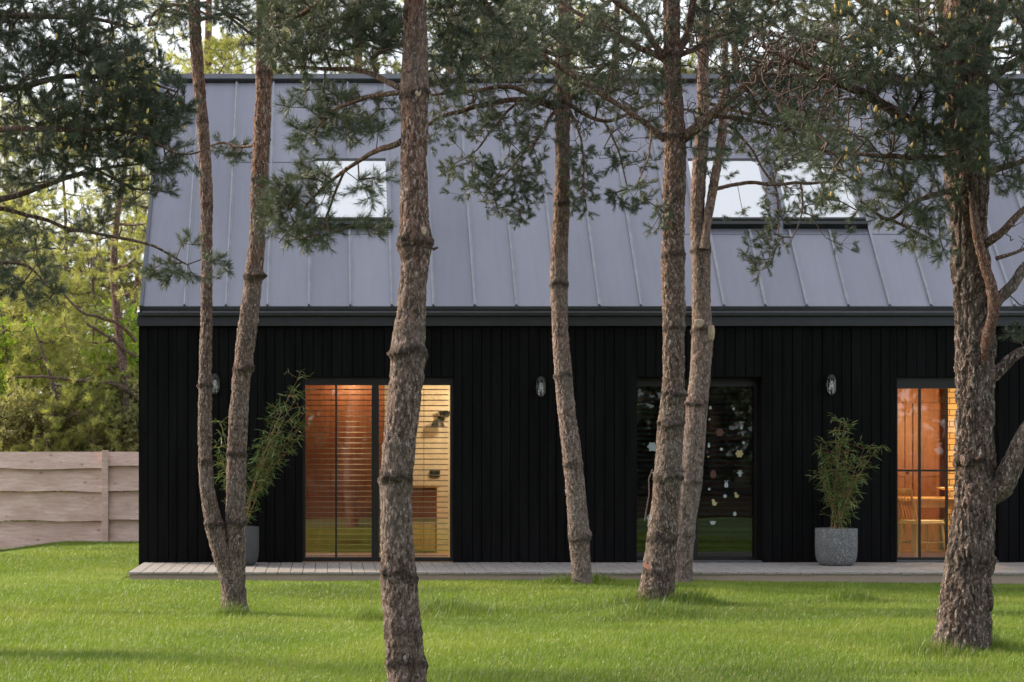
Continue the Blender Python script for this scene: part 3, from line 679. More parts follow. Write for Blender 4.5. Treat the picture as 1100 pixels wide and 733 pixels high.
def bark_disp(depth, cell=(.05, .13), knots=(), seed=0):
    def f(p, r):
        q = p / np.array([cell[0], cell[0], cell[1]]) + .5 * np.stack([fbm(p * 14, seed + 3), fbm(p * 14, seed + 5), fbm(p * 9, seed + 9)], 1)
        f1, f2 = worley(q, seed); pl = sstep(.02, .30, f2 - f1)
        d = depth * (pl - .6) + depth * .75 * fbm(p * np.array([48, 48, 13]), seed + 2, 4) + r * .07 * fbm(p * 7, seed + 8, 2)
        for (kz, amp, wd) in knots:
            e = np.exp(-((p[:, 2] - kz + 1.5 * wd * fbm(p * np.array([9, 9, 4]) + kz, seed + 21, 2)) / (wd * (1.15 + .7 * fbm(p * 7, seed + 23, 1)))) ** 2)
            d = d + e * amp * (.12 + 2.1 * np.maximum(0, fbm(p * 9 + kz * 3, seed + 31, 3) + .08) + .8 * fbm(p * 36, seed + 33, 3))
        return d
    return f
SPR = {}
def trunk(parent, keys, Y, mat, knots=(), depth=.008, cell=(.05, .13), extra=(), seed=0, nseg=72, step=.012, wander=.04, base=True):
    K = []; rr = np.random.default_rng(seed)
    for (y, xl, xr) in keys:
        p = P((xl + xr) / 2, y, Y); K.append([p[0], p[1], p[2], (xr - xl) / 2 / F * Y * .96])
    K.sort(key=lambda k: k[2])
    if base:
        b = K[0]; b[3] *= 1.12; K.insert(0, [b[0], b[1], -.14, b[3] * 1.7])
    for e in extra: K.append([K[-1][0] + e[0], K[-1][1] + e[1], K[-1][2] + e[2], e[3]])
    K = np.array(K); K[:, 1] += wander * np.sin(K[:, 2] * 1.3 + seed)
    C = catmull(K, step); C[:, 3] = np.maximum(C[:, 3], .01)
    kn = [(EYE - (y - HY) / F * Y, a, w) for (y, a, w) in knots]
    V, Q = tube(C[:, :3], C[:, 3], nseg, bark_disp(depth, cell, kn, seed), seed)
    o = link('trunk', mesh_np('trunk', V, Q, True), mat, parent); kw = np.zeros(len(V))
    for kz, am, wd in kn: kw = np.maximum(kw, min(1, am / .018) * np.exp(-((V[:, 2] - kz + 1.5 * wd * fbm(V * np.array([9, 9, 4]) + kz, seed + 21, 2)) / (wd * 1.1)) ** 2))
    o.data.attributes.new('knot', 'FLOAT', 'POINT').data.foreach_set('value', kw.astype(np.float32))
    return C
def limb(parent, K, Y, mat=None, seed=0, name='limb'):     # K rows: px, py, dY, width px
    mat = mat or M['limb_bark']; pts = []
    for (px, py, dy, w) in K:
        p = P(px, py, Y + dy); pts.append([*p, w / 2 / F * (Y + dy)])
    C = catmull(pts, .03); n = len(C)
    C[:, :3] += np.stack([fbm(C[:, :3] * 3 + 5, seed + 40, 2), fbm(C[:, :3] * 3 + 9, seed + 50, 2), fbm(C[:, :3] * 3, seed + 60, 2)], 1) * .035 * np.minimum(1, np.arange(n) / 8)[:, None]
    V, Q = tube(C[:, :3], np.maximum(C[:, 3], .002), 12, lambda p, r: r * .22 * fbm(p * 30, seed, 3), seed)
    link(name, mesh_np(name, V, Q, True), mat, parent)
    return C[::2]
def edges_mesh(A, B, ra, rb, k=4):
    d = B - A; L = np.linalg.norm(d, axis=1)[:, None] + 1e-9; d = d / L
    u = np.cross(d, np.array([.31, .77, .55])); u /= np.linalg.norm(u, axis=1)[:, None] + 1e-9; w = np.cross(d, u)
    a = 2 * np.pi * np.arange(k) / k; R = u[:, None] * np.cos(a)[None, :, None] + w[:, None] * np.sin(a)[None, :, None]
    V = np.concatenate([A[:, None] + R * ra[:, None, None], B[:, None] + R * rb[:, None, None]], 1).reshape(-1, 3)
    o = np.arange(len(A))[:, None, None] * 2 * k; j = np.arange(k); q = np.stack([j, (j+1) % k, k + (j+1) % k, k + j], 1)[None]
    return V, (o + q).reshape(-1, 4)
def needles(tips, dirs, rg, n=46, L=.055, w=.0016, SL=.10, droop=0.0):
    m = len(tips); t = rg.random((m, n)) ** .8
    b = tips[:, None] - dirs[:, None] * (SL * (1 - t))[..., None]
    rnd = rg.normal(size=(m, n, 3)); rnd -= dirs[:, None] * (rnd * dirs[:, None]).sum(2, keepdims=True); rnd /= np.linalg.norm(rnd, axis=2, keepdims=True) + 1e-9
    ang = np.radians(rg.uniform(22, 68, (m, n)) * (1.1 - .45 * t))[..., None]
    d = dirs[:, None] * np.cos(ang) + rnd * np.sin(ang); ll = (L * rg.uniform(.7, 1.15, (m, n)))[..., None]
    s = np.cross(d, rg.normal(size=(m, n, 3))); s /= np.linalg.norm(s, axis=2, keepdims=True) + 1e-9; s *= w
    tip = b + d * ll
    V = np.stack([b - s, b + s, tip + s * .35, tip - s * .35], 2).reshape(-1, 3)
    return V, (np.arange(m * n)[:, None] * 4 + np.array([[0, 1, 2, 3]]))
def foliate(parent, skel, zones, Y, seed, needle_mat=None, n=46, L=.046, w=.0016, SLn=.085, stepl=.12, twr=.0022, shoots=3, up=.35, twigmat=None, name='crown', world=None, dens=1.9):
    """Fill zones with shoots, each joined to the nearest wood by a crooked twig."""
    rg = np.random.default_rng(seed); tg = []; bare = []
    if world is None:
        for z in zones:
            px, py, rx, ry, cnt = z[:5]; cnt = int(cnt * (dens if cnt >= 14 else 1.3)); rx *= 1.06; ry *= 1.06; dy = z[5] if len(z) > 5 else 0; sy = z[6] if len(z) > 6 else .5; br = z[7] if len(z) > 7 else 0
            a = rg.uniform(0, 2*np.pi, cnt); r = np.sqrt(rg.random(cnt))
            yy = Y + dy + rg.uniform(-sy, sy, cnt)
            X = (px + rx * r * np.cos(a) - CX) / F * yy; Z = EYE - (py + ry * r * np.sin(a) - HY) / F * yy
            tg.append(np.stack([X, yy, Z], 1)); bare.append(np.full(cnt, br))
        tg = np.concatenate(tg); bare = np.concatenate(bare)
    else:
        tg = world; bare = np.zeros(len(tg))
    S0 = np.concatenate([s[:, :3] for s in skel]); n0 = len(S0); cap = n0 + len(tg) * 14
    nodes = np.zeros((cap, 3)); nodes[:n0] = S0; par = np.full(cap, -1); cnt = n0; leafw = np.zeros(cap)
    d0 = np.array([((S0 - t) ** 2).sum(1).min() for t in tg]); order = np.argsort(d0)
    tip_idx = []; tip_bare = []
    for oi in order:
        t = tg[oi]; dd = ((nodes[:cnt] - t) ** 2).sum(1); j = int(dd.argmin()); dist = math.sqrt(dd[j])
        if dist < .03: continue
        m = int(min(12, max(1, round(dist / stepl)))); a = nodes[j].copy(); prev = j
        sag = np.array([0, 0, -.10 * dist]) + rg.normal(0, .055, 3) * dist
        for q in range(1, m + 1):
            u = q / m; p = a * (1-u) + t * u + sag * 4 * u * (1-u) + (rg.normal(0, .006, 3) if q < m else 0)
            nodes[cnt] = p; par[cnt] = prev; prev = cnt; cnt += 1
        tip_idx.append(prev); tip_bare.append(bare[oi])
    nodes = nodes[:cnt]; par = par[:cnt]; load = np.zeros(cnt); load[tip_idx] = 1
    for k in range(cnt - 1, n0 - 1, -1): load[par[k]] += load[k]
    e = np.arange(n0, cnt); A = nodes[par[e]]; B = nodes[e]
    rb = twr * np.maximum(load[e], 1) ** .42; ra = np.where(par[e] >= n0, twr * np.maximum(load[par[e]], 1) ** .42, rb * 1.1)
    V, Q = edges_mesh(A, B, np.minimum(ra, rb * 1.5), rb)
    link('twig_sprays', mesh_np('twig_sprays', V, Q, True), twigmat or M['twig'], parent)
    ti = np.array(tip_idx); tb = np.array(tip_bare); ok = tb == 0; ti = ti[ok]
    d = nodes[ti] - nodes[par[ti]]; d /= np.linalg.norm(d, axis=1)[:, None] + 1e-9
    T = []; Dn = []
    for s in range(shoots):
        dv = d * .8 + rg.normal(0, .55 if s else .15, d.shape); dv[:, 2] += up * rg.random(len(d)); dv /= np.linalg.norm(dv, axis=1)[:, None]
        T.append(nodes[ti] + dv * SLn * (.9 if s else 1.0)); Dn.append(dv)
    T = np.concatenate(T); Dn = np.concatenate(Dn)
    V, Q = needles(T, Dn, rg, n, L, w, SLn)
    V2, Q2 = edges_mesh(T - Dn * SLn, T, np.full(len(T), twr), np.full(len(T), twr * .6), 3)
    o = link(name, mesh_np(name, V, Q), needle_mat or M['needle'], parent)
    return T
def scar(parent, px, py, Y, rx, ry, yaw=0, name='cut_scar', mat='cutwood'):
    p = P(px, py, Y); m = MB(); n = 20
    a, b = rx / F * Y, ry / F * Y; vs = []
    for (s, dep) in ((1.0, .05), (1.0, -.004), (.8, -.010)):
        for k in range(n):
            t = 2*math.pi*k/n; w = 1 + .08 * math.sin(3*t)
            x = a * math.cos(t) * s * w; z = b * math.sin(t) * s * w; vs.append((p[0] + x*math.cos(yaw) - dep*math.sin(yaw), p[1] + x*math.sin(yaw) + dep*math.cos(yaw), p[2] + z))
    fs = [(k+r*n, (k+1) % n + r*n, (k+1) % n + (r+1)*n, k + (r+1)*n) for r in (0, 1) for k in range(n)] + [tuple(range(3*n-1, 2*n-1, -1))]
    m.add(vs, fs); return m.build(name, M[mat], parent)
def stub(parent, px, py, Y, dx, dz, L=.07, r=.010):
    p = P(px, py, Y); m = MB(); m.bar(p, p + np.array([dx, -.3, dz]) * L, r*2, n=6, r2=.6); m.build('dead_stub', M['twig'], parent)
def at_base(px, py, Y): return (pxl(px, Y), Y, 0)
UP = lambda s: [(.05*s, .05, .8, .085), (.05, .1*s, 1.2, .06), (-.05*s, 0, 1.4, .03)]

# pine with two stems
Y1 = 18.15; t1 = thing('pine_tree', 'slender pine with two stems joined low down near the left end of the house', 'tree', at_base(251, 655, Y1), 'pines on the lawn')
a = trunk(t1, [(0,201,215),(60,204.5,218),(125,210.5,223.5),(200,214,228),(240,215,228),(330,215.5,228),(380,214,228),(440,213,228),(500,213,229),(540,216.6,234),(572,222,243),(600,230,252),(630,237,261),(655,240,266)],
    Y1 - .02, M['bark_mid'], [(415,.02,.03),(222,.012,.03),(330,.01,.03),(130,.01,.03),(498,.018,.03),(565,.02,.04),(600,.01,.05)], .006, (.035,.09), [(-.05,0,.8,.045),(.02,.1,1.2,.03)], 3, 56)
b = trunk(t1, [(0,276,292.5),(60,275,292.5),(100,274,292),(160,271,290),(200,269,288),(250,267.5,285.5),(300,262,282),(350,255.5,277),(400,250,270),(450,245.5,267),(500,243.5,265),(560,242,264.5),(600,242.5,264.5),(640,238,265),(655,236,267)],
    Y1, M['bark_mid'], [(82,.015,.03),(195,.02,.03),(297,.03,.035),(395,.02,.03),(488,.02,.03),(562,.022,.035),(635,.012,.05)], .007, (.04,.10), [(.05,0,.8,.06),(.05,.1,1.3,.03)], 4, 60)
ls = [limb(t1, [(213,18,0,5),(190,8,-.1,4),(168,14,-.3,3),(160,30,-.4,2)], Y1, seed=1), limb(t1, [(213,22,0,5),(240,15,.1,4),(262,25,.2,3)], Y1, seed=2),
      limb(t1, [(285,10,0,6),(320,0,.1,5),(350,8,.2,3)], Y1, seed=3), limb(t1, [(276,40,0,4),(250,22,-.1,3),(232,10,-.2,2)], Y1, seed=4),
      limb(t1, [(290,150,0,4),(262,158,.25,3),(240,156,.4,3),(222,160,.5,2)], Y1, seed=5), limb(t1, [(207,-30,0,7),(150,-60,.2,5),(100,-50,.3,3)], Y1, seed=6), limb(t1, [(284,-40,0,7),(330,-70,.2,5),(380,-60,.3,3)], Y1, seed=6)]
foliate(t1, ls, [(185,12,26,12,26),(250,14,28,14,30),(310,10,30,16,34),(180,38,22,14,12),(262,40,14,12,10),(250,160,22,9,14,.4,.15),(150,-60,80,40,60),(330,-70,80,50,70),(240,-50,60,40,50)], Y1, 11)
m = MB()
for k, (y0, y1) in enumerate(((505, 508), (522, 517), (531, 545))):
    for j in range(24):
        A = 2*math.pi*j/24; B = 2*math.pi*(j+1)/24; c = P(254.5, (y0+y1)/2, Y1); r = .100
        f = lambda T: (c[0] + r*math.cos(T), Y1 + r*math.sin(T), c[2] + (y0-y1)/2/F*Y1*math.cos(T)*1.2)
        if k < 2 or j < 10: m.bar(f(A), f(B), .006, n=5)
o = m.build('wire', M['rope'], None); tag(o, 'thin wire loops wound round the right stem of the twin stemmed pine', 'wire')

# big pine in the middle left
Y2 = 11.75; t2 = thing('pine_tree', 'nearest thick pine trunk in front of the window with the slatted blind', 'tree', at_base(436, 750, Y2), 'pines on the lawn')
c2 = trunk(t2, [(0,432.5,459),(60,431.5,460),(100,429,461),(130,430,460),(200,429,459),(240,428.5,461),(262,428,464.5),(290,430,460),(330,425.5,458),(375,419,458),(400,418,455.6),(450,414,450.5),(500,408,445),(550,408.5,443.6),(600,409,446),(617,408,449),(650,410.5,451),(690,412.7,455),(733,416,460),(755,415,463)],
    Y2, M['bark_mid'], [(103,.03,.025),(262,.022,.045),(380,.025,.035),(512,.028,.035),(618,.03,.035),(680,.012,.04),(712,.02,.03)], .007, (.045,.11), [(.02,0,.7,.10),(.05,.1,1.6,.07),(0,0,1.6,.03)], 7, 96, .009)
scar(t2, 455, 248, Y2 - .118, 3.4, 5, .5); scar(t2, 449, 100, Y2 - .112, 3.5, 4, .4); stub(t2, 465, 268, Y2-.03, .6, .2, .05); stub(t2, 443, 262, Y2-.12, 0, .1, .05, .014)
ls = [limb(t2, [(430,95,.0,7),(392,78,.25,5),(350,72,.5,4),(314,74,.7,2.5)], Y2, seed=11), limb(t2, [(430,99,0,6),(365,118,.3,4),(338,143,.4,2)], Y2, seed=12),
      limb(t2, [(432,152,.05,7),(392,170,.4,5),(358,192,.6,4),(331,220,.7,3),(300,262,.8,1.5)], Y2, seed=13),
      limb(t2, [(445,-60,0,14),(380,-30,.2,10),(330,10,.4,6),(300,30,.5,3)], Y2, seed=14), limb(t2, [(447,-40,0,14),(510,-10,.3,8),(550,40,.6,4)], Y2, seed=15),
      limb(t2, [(372,180,.5,3),(352,225,.6,2.5),(340,255,.6,1.5)], Y2, seed=16), limb(t2, [(446,-120,0,14),(380,-140,-.3,9),(300,-130,-.6,4)], Y2, seed=17), limb(t2, [(446,-150,0,14),(520,-160,-.3,9),(600,-130,-.6,4)], Y2, seed=18)]
foliate(t2, ls, [(345,112,34,16,20,.4,.2),(375,136,40,14,18,.3,.2),(330,146,20,12,12,.4,.2),(402,118,24,12,8,.2,.2),(322,205,34,20,22,.6,.2),(398,192,20,22,10,.4,.2),(306,236,22,22,22,.7,.2),(338,248,20,16,16,.6,.2),(395,246,22,10,7,.5,.2),
     (350,185,34,12,10,.5,.2),(350,25,66,32,85,.4,.35),(405,30,30,35,30,.2,.3),(320,60,34,16,22,.5,.3),(500,15,40,22,30,.3,.3),(540,50,28,28,24,.5,.3),(480,70,22,30,14,.3,.3),
     (370,-130,120,50,60,-.4,.5),(540,-140,110,50,60,-.4,.5),(360,-50,80,30,40,.2,.4),(500,-50,60,30,30,.2,.4)], Y2, 12, n=58, w=.0013)

# third pine: slim, before the deck
Y3 = 21.4; t3 = thing('pine_tree', 'slim leaning pine between the two double windows right against the deck', 'tree', at_base(624, 628, Y3), 'pines on the lawn')
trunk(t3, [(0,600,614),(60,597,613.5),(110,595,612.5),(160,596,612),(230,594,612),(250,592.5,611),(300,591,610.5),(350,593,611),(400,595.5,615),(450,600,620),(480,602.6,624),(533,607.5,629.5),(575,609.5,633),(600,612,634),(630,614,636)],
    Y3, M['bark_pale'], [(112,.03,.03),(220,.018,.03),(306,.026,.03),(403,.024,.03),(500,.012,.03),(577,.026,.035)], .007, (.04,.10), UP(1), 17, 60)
ls = [limb(t3, [(597,116,0,7),(560,107,.1,6),(525,111,.1,5.5),(490,120,.0,5),(463,131,-.1,4),(440,150,-.2,2.5)], Y3, seed=21), limb(t3, [(597,113,0,6),(550,96,-.2,5),(500,98,-.3,4),(462,100,-.4,3)], Y3, seed=22),
      limb(t3, [(611,108,0,6),(638,83,.1,5),(662,64,.1,3.5),(700,50,.1,2)], Y3, seed=23), limb(t3, [(611,112,0,5),(650,130,-.2,4),(700,112,-.4,3),(745,120,-.5,2)], Y3, seed=24),
      limb(t3, [(600,60,0,6),(560,40,-.2,5),(520,10,-.3,4),(490,-20,-.4,2)], Y3, seed=25), limb(t3, [(610,40,0,6),(650,5,.2,5),(700,-20,.3,3)], Y3, seed=26),
      limb(t3, [(597,118,0,4),(575,150,-.3,3),(545,185,-.5,2.2),(520,215,-.5,1.5)], Y3, seed=27), limb(t3, [(610,116,0,4),(625,150,-.3,2.5),(628,200,-.4,2),(630,225,-.4,1.2)], Y3, seed=28),
      limb(t3, [(560,107,.1,3.5),(530,140,-.1,2.5),(500,170,-.2,1.5)], Y3, seed=29), limb(t3, [(650,132,-.2,3),(665,165,-.3,2),(675,205,-.3,1.2)], Y3, seed=30)]
foliate(t3, ls, [(508,184,30,15,26,-.3,.3),(543,210,30,20,30,-.4,.3),(498,205,16,10,8,-.4,.2),(560,180,20,18,18,-.4,.3),(576,160,16,16,10,-.3,.2),(560,235,16,8,8,-.4,.2),(624,180,16,22,18,-.3,.2),(628,215,14,18,14,-.3,.2),(575,205,14,18,10,-.3,.2),
     (662,176,12,9,8,-.3,.1),(680,212,24,11,14,-.3,.2),(520,60,50,45,60,-.2,.5),(570,40,50,40,60,-.2,.5),(660,40,45,35,40,.1,.4),(500,120,36,20,20,-.2,.4),(540,140,40,16,20,-.2,.4),(640,100,30,24,16,0,.3),(700,90,40,24,12,-.2,.3),
     (540,80,60,40,110,-.2,.5,1),(470,150,20,14,10,-.2,.3),(690,150,40,30,20,-.2,.4),(600,80,60,40,50,-.1,.5),(480,90,30,30,24,-.2,.4),(650,110,50,30,26,-.2,.4),(560,130,50,24,34,-.2,.4),(650,80,60,40,70,0,.5,1),(530,120,60,26,50,-.1,.4,1),(650,150,50,30,40,-.1,.4,1),(540,-40,100,40,60),(660,-40,90,40,60),(480,30,36,30,24,-.3,.3)], Y3, 13, n=54, w=.0018)

# fourth pine: dark, with the cord
Y4 = 18.9; t4 = thing('pine_tree', 'dark pine with a cord tied round it in front of the window with paper cutouts', 'tree', at_base(703, 648, Y4), 'pines on the lawn')
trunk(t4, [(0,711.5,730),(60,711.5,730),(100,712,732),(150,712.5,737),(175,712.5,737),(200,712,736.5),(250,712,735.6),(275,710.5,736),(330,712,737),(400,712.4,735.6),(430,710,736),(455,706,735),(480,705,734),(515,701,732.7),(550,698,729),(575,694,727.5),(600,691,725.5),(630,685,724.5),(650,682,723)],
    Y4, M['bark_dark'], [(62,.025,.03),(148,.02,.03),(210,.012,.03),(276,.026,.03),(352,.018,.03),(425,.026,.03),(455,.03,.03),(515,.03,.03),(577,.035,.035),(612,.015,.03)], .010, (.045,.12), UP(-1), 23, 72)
ls = [limb(t4, [(714,150,.0,8),(683,126,-.1,6.5),(645,101,-.2,6),(611,79,-.3,5.5),(570,51,-.4,4),(530,30,-.5,2.5)], Y4, seed=31), limb(t4, [(733,149,0,13),(745,140,-.1,12),(765,123,-.1,10),(792,99,-.2,9),(816,79,-.3,8),(850,60,-.3,6),(900,30,-.4,4)], Y4, seed=32),
      limb(t4, [(714,62,0,8),(686,22,-.1,7),(655,-6,-.2,6),(620,-30,-.2,4)], Y4, seed=33), limb(t4, [(714,64,0,8),(672,43,.1,6),(642,27,.2,6),(600,0,.3,4)], Y4, seed=34), limb(t4, [(727,60,0,9),(741,31,.0,8),(746,-6,-.1,7),(760,-50,-.1,4)], Y4, seed=35),
      limb(t4, [(727,62,0,6),(765,40,.2,5),(800,28,.3,4),(840,-5,.3,3)], Y4, seed=36), limb(t4, [(765,125,-.1,5),(800,128,.1,4.5),(850,134,.2,4),(900,128,.3,3)], Y4, seed=37), limb(t4, [(700,140,-.1,3),(697,170,-.2,2),(687,196,-.3,1.5)], Y4, seed=38),
      limb(t4, [(800,94,-.2,4),(830,130,-.3,3),(850,170,-.4,2)], Y4, seed=39)]
foliate(t4, ls, [(690,203,14,8,8,-.3,.15),(705,235,9,14,9,-.2,.15),(600,25,50,30,50,-.2,.5),(560,35,30,24,20,-.4,.3),(690,20,40,28,30,0,.5),(775,30,40,30,34,.1,.5),(820,35,40,34,40,.1,.5),(830,110,40,40,46,-.1,.5),(870,70,40,40,40,-.1,.5),
     (760,80,40,50,90,0,.5,1),(690,90,40,40,30,0,.4),(770,150,30,30,16,0,.3),(800,90,40,30,34,0,.4),(870,110,40,30,40,-.1,.4),(640,60,40,40,40,-.1,.4),(830,90,60,60,230,-.1,.6,1),(700,100,50,50,60,0,.5,1),(800,60,50,50,90,0,.5,1),(640,60,50,40,50,-.1,.4,1),(860,140,30,20,30,.1,.3),(740,-50,120,40,90),(850,-20,60,30,50)], Y4, 14, n=54, w=.0017, twigmat=M['deadtwig'])
m = MB(); c = P(718, 506, Y4)                        # the tied cord
for k in range(2):
    for j in range(28):
        A = 2*math.pi*j/28; B = 2*math.pi*(j+1)/28; f = lambda T: (c[0] + .148*math.cos(T), Y4 + .148*math.sin(T), c[2] - .012*k + .018*math.cos(T + k))
        m.bar(f(A), f(B), .010, n=6)
pts = [P(701, 504, Y4-.08), P(697, 515, Y4-.1), P(697.5, 530, Y4-.1), P(695, 545, Y4-.1), P(692.5, 560, Y4-.1)]
for a_, b_ in zip(pts[:-1], pts[1:]): m.bar(a_, b_, .012, n=6)
pts = [P(702, 512, Y4-.12), P(706, 530, Y4-.14), P(716, 545, Y4-.16), P(722, 560, Y4-.15), P(722, 575, Y4-.13)]
for a_, b_ in zip(pts[:-1], pts[1:]): m.bar(a_, b_, .005, n=5)
o = m.build('cord', M['rope']); tag(o, 'faded cord knotted round the dark pine with its loose end hanging', 'cord')
p = P(694.5, 608, Y4 - .17); m = MB(); s = .01
m.add([p + np.array(q) for q in [(-.035,0,.02),(-.01,-.01,.035),(.02,-.015,.0),(.045,-.01,-.035),(.01,-.01,-.03),(-.02,-.005,-.01)]] + [p + np.array(q) + np.array([0,.006,0]) for q in [(-.035,0,.02),(-.01,-.01,.035),(.02,-.015,.0),(.045,-.01,-.035),(.01,-.01,-.03),(-.02,-.005,-.01)]],
      [(5,4,3,2,1,0),(6,7,8,9,10,11)] + [(i, (i+1) % 6, (i+1) % 6 + 6, i + 6) for i in range(6)])
o = m.build('ribbon_tag', M['pink']); tag(o, 'small pink tag stuck low on the dark pine trunk', 'tag')

# fifth pine: right behind the dark one
Y5 = 21.75; t5 = thing('pine_tree', 'paler pine with two cut scars directly behind the dark pine', 'tree', at_base(733, 620, Y5), 'pines on the lawn')
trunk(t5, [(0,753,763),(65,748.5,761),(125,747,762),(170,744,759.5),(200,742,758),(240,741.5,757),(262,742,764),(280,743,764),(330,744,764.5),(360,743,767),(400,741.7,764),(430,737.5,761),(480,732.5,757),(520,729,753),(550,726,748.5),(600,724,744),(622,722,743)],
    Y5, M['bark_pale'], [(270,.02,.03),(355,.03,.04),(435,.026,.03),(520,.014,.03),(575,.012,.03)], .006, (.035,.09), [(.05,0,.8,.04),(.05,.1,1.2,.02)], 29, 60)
trunk(t5, [(95,774,782),(147,770,780),(205,760,770),(240,754,764),(268,750,761)], Y5 - .03, M['bark_pale'], [(200,.01,.02)], .004, (.03,.07), [(.02,0,.5,.03),(.05,0,.9,.012)], 31, 36, base=False)
scar(t5, 751, 347, Y5 - .128, 5, 4.6, -.3); scar(t5, 766, 357, Y5 - .09, 2.6, 8, .9)
ls = [limb(t5, [(768,203,0,4.5),(790,199,.1,4.2),(812,197,.1,4),(860,196,.2,3.5),(905,195,.2,2)], Y5, seed=41), limb(t5, [(757,110,0,4),(800,122,.1,4),(850,132,.2,3.5),(900,140,.2,3)], Y5, seed=42),
      limb(t5, [(776,130,0,4),(800,150,.2,3),(830,200,.3,2.5),(836,250,.3,1.5)], Y5, seed=43), limb(t5, [(750,60,0,4),(770,20,0,3),(800,-10,0,2)], Y5, seed=44), limb(t5, [(860,196,.2,2.5),(860,230,.1,2),(850,260,0,1.5)], Y5, seed=45)]
foliate(t5, ls, [(822,268,22,20,18,.1,.2),(815,290,6,8,4,.1,.1),(775,192,14,8,6,0,.2),(836,215,14,30,20,.3,.2),(845,165,30,20,26,.2,.3),(800,150,30,20,16,.1,.3),(870,215,22,24,20,.2,.3),(795,230,14,8,3,.1,.2),
     (790,110,40,40,50,0,.4,1),(840,150,50,30,50,.1,.4,1),(770,30,30,30,24),(900,160,30,24,26,.2,.3),(905,262,16,12,6,.1,.2),(780,-30,60,30,40)], Y5, 15, n=54, w=.0018)

# sixth pine: old and thick at the right
Y6 = 14.7; t6 = thing('pine_tree', 'old thick pine with deeply cracked bark and side limbs at the right edge', 'tree', at_base(1032, 697, Y6), 'pines on the lawn')
trunk(t6, [(0,1014,1056),(60,1012,1059),(120,1014,1060),(200,1016,1061),(240,1020,1059),(300,1023,1064),(340,1027,1068),(400,1028,1070),(430,1028,1067),(480,1028,1068.5),(530,1026,1070),(560,1024,1068.5),(590,1019.6,1067),(620,1015,1065),(650,1009,1064.5),(680,1005,1063),(702,1001,1062)],
    Y6, M['bark_old'], [(500,.022,.06),(600,.012,.07)], .022, (.050,.27), [(.02,0,.8,.13),(.05,.1,1.6,.08),(0,0,1.6,.03)], 37, 120, .009, .02)
scar(t6, 1038, 494, Y6 - .158, 3.6, 6, .2, mat='limb_bark')
LB = M['limb_bark']
ls = [limb(t6, [(1055,536,0,28),(1072,524,-.05,26),(1082,505,-.1,24),(1094,480,-.15,22),(1112,450,-.2,20),(1150,400,-.3,15)], Y6, M['bark_old'], seed=51), limb(t6, [(1062,408,0,14),(1078,396,0,13),(1100,378,0,11),(1140,360,.1,7)], Y6, M['bark_old'], seed=52),
      limb(t6, [(1056,392,-.10,6),(1061,372,-.16,11),(1067,345,-.2,12),(1066,315,-.2,12),(1058,285,-.2,11),(1050,250,-.19,10),(1046,222,-.19,8),(1043,205,-.18,3)], Y6, M['bark_red'], seed=53),
      limb(t6, [(1062,332,-.1,14),(1080,312,-.1,12),(1100,290,-.1,11),(1140,260,-.1,8)], Y6, M['bark_old'], seed=54), limb(t6, [(1056,264,-.1,10),(1080,246,-.2,8),(1112,215,-.2,6)], Y6, seed=55), limb(t6, [(1054,188,-.1,8),(1080,178,-.2,7),(1112,166,-.3,5)], Y6, seed=56),
      limb(t6, [(1070,278,-.2,5),(1086,272,-.2,4),(1112,262,-.2,3)], Y6, seed=57),
      limb(t6, [(1022,150,0,16),(990,135,-.2,13),(950,116,-.3,11),(905,92,-.4,9),(868,72,-.5,7),(820,50,-.5,4)], Y6, seed=58), limb(t6, [(1020,70,0,18),(1000,45,-.1,15),(975,28,-.2,12),(945,12,-.2,9),(900,-15,-.2,6)], Y6, seed=59),
      limb(t6, [(1052,50,0,18),(1066,20,.1,16),(1082,-10,.1,12),(1110,-50,.2,8)], Y6, seed=60), limb(t6, [(1045,100,0,12),(1075,75,-.2,10),(1105,60,-.3,7)], Y6, seed=61),
      limb(t6, [(1020,205,-.05,8),(985,215,-.3,5),(955,235,-.4,4),(925,215,-.5,3)], Y6, seed=62), limb(t6, [(1018,170,-.1,8),(970,170,-.5,6),(920,165,-.7,4),(880,160,-.8,2)], Y6, seed=63), limb(t6, [(955,235,-.4,3),(985,250,-.4,2.5),(1005,262,-.4,1.5)], Y6, seed=64)]
T6 = foliate(t6, ls, [(960,50,70,45,105,-.4,.5),(1060,40,45,45,80,-.4,.4),(900,60,45,50,50,-.5,.4),(990,110,60,35,75,-.5,.3),(1070,120,35,35,45,-.4,.3),(950,165,60,30,50,-.6,.3),(1030,165,40,26,34,-.5,.2),(915,205,40,22,22,-.6,.3),(990,215,34,20,22,-.4,.2),
     (985,250,30,14,18,-.4,.2),(1005,268,14,8,5,-.4,.1),(955,225,26,14,10,-.4,.2),(1085,185,18,20,14,-.3,.2),(930,110,70,40,200,-.4,.5,1),(870,80,55,50,220,-.5,.5,1),(830,70,40,40,110,-.5,.4,1),(980,60,60,50,80,-.3,.4,1),(1092,355,8,14,4,0,.1),(1090,250,14,14,10,-.2,.1,1),(870,150,34,30,26,-.6,.4),
     (1000,-50,100,40,80,-.3,.5),(880,-60,80,40,60,-.3,.5),(1140,0,40,80,60,-.2,.4),(1130,340,20,60,16,-.1,.3)], Y6, 16, n=60, w=.0015, shoots=3, twigmat=M['deadtwig'], dens=1.5)
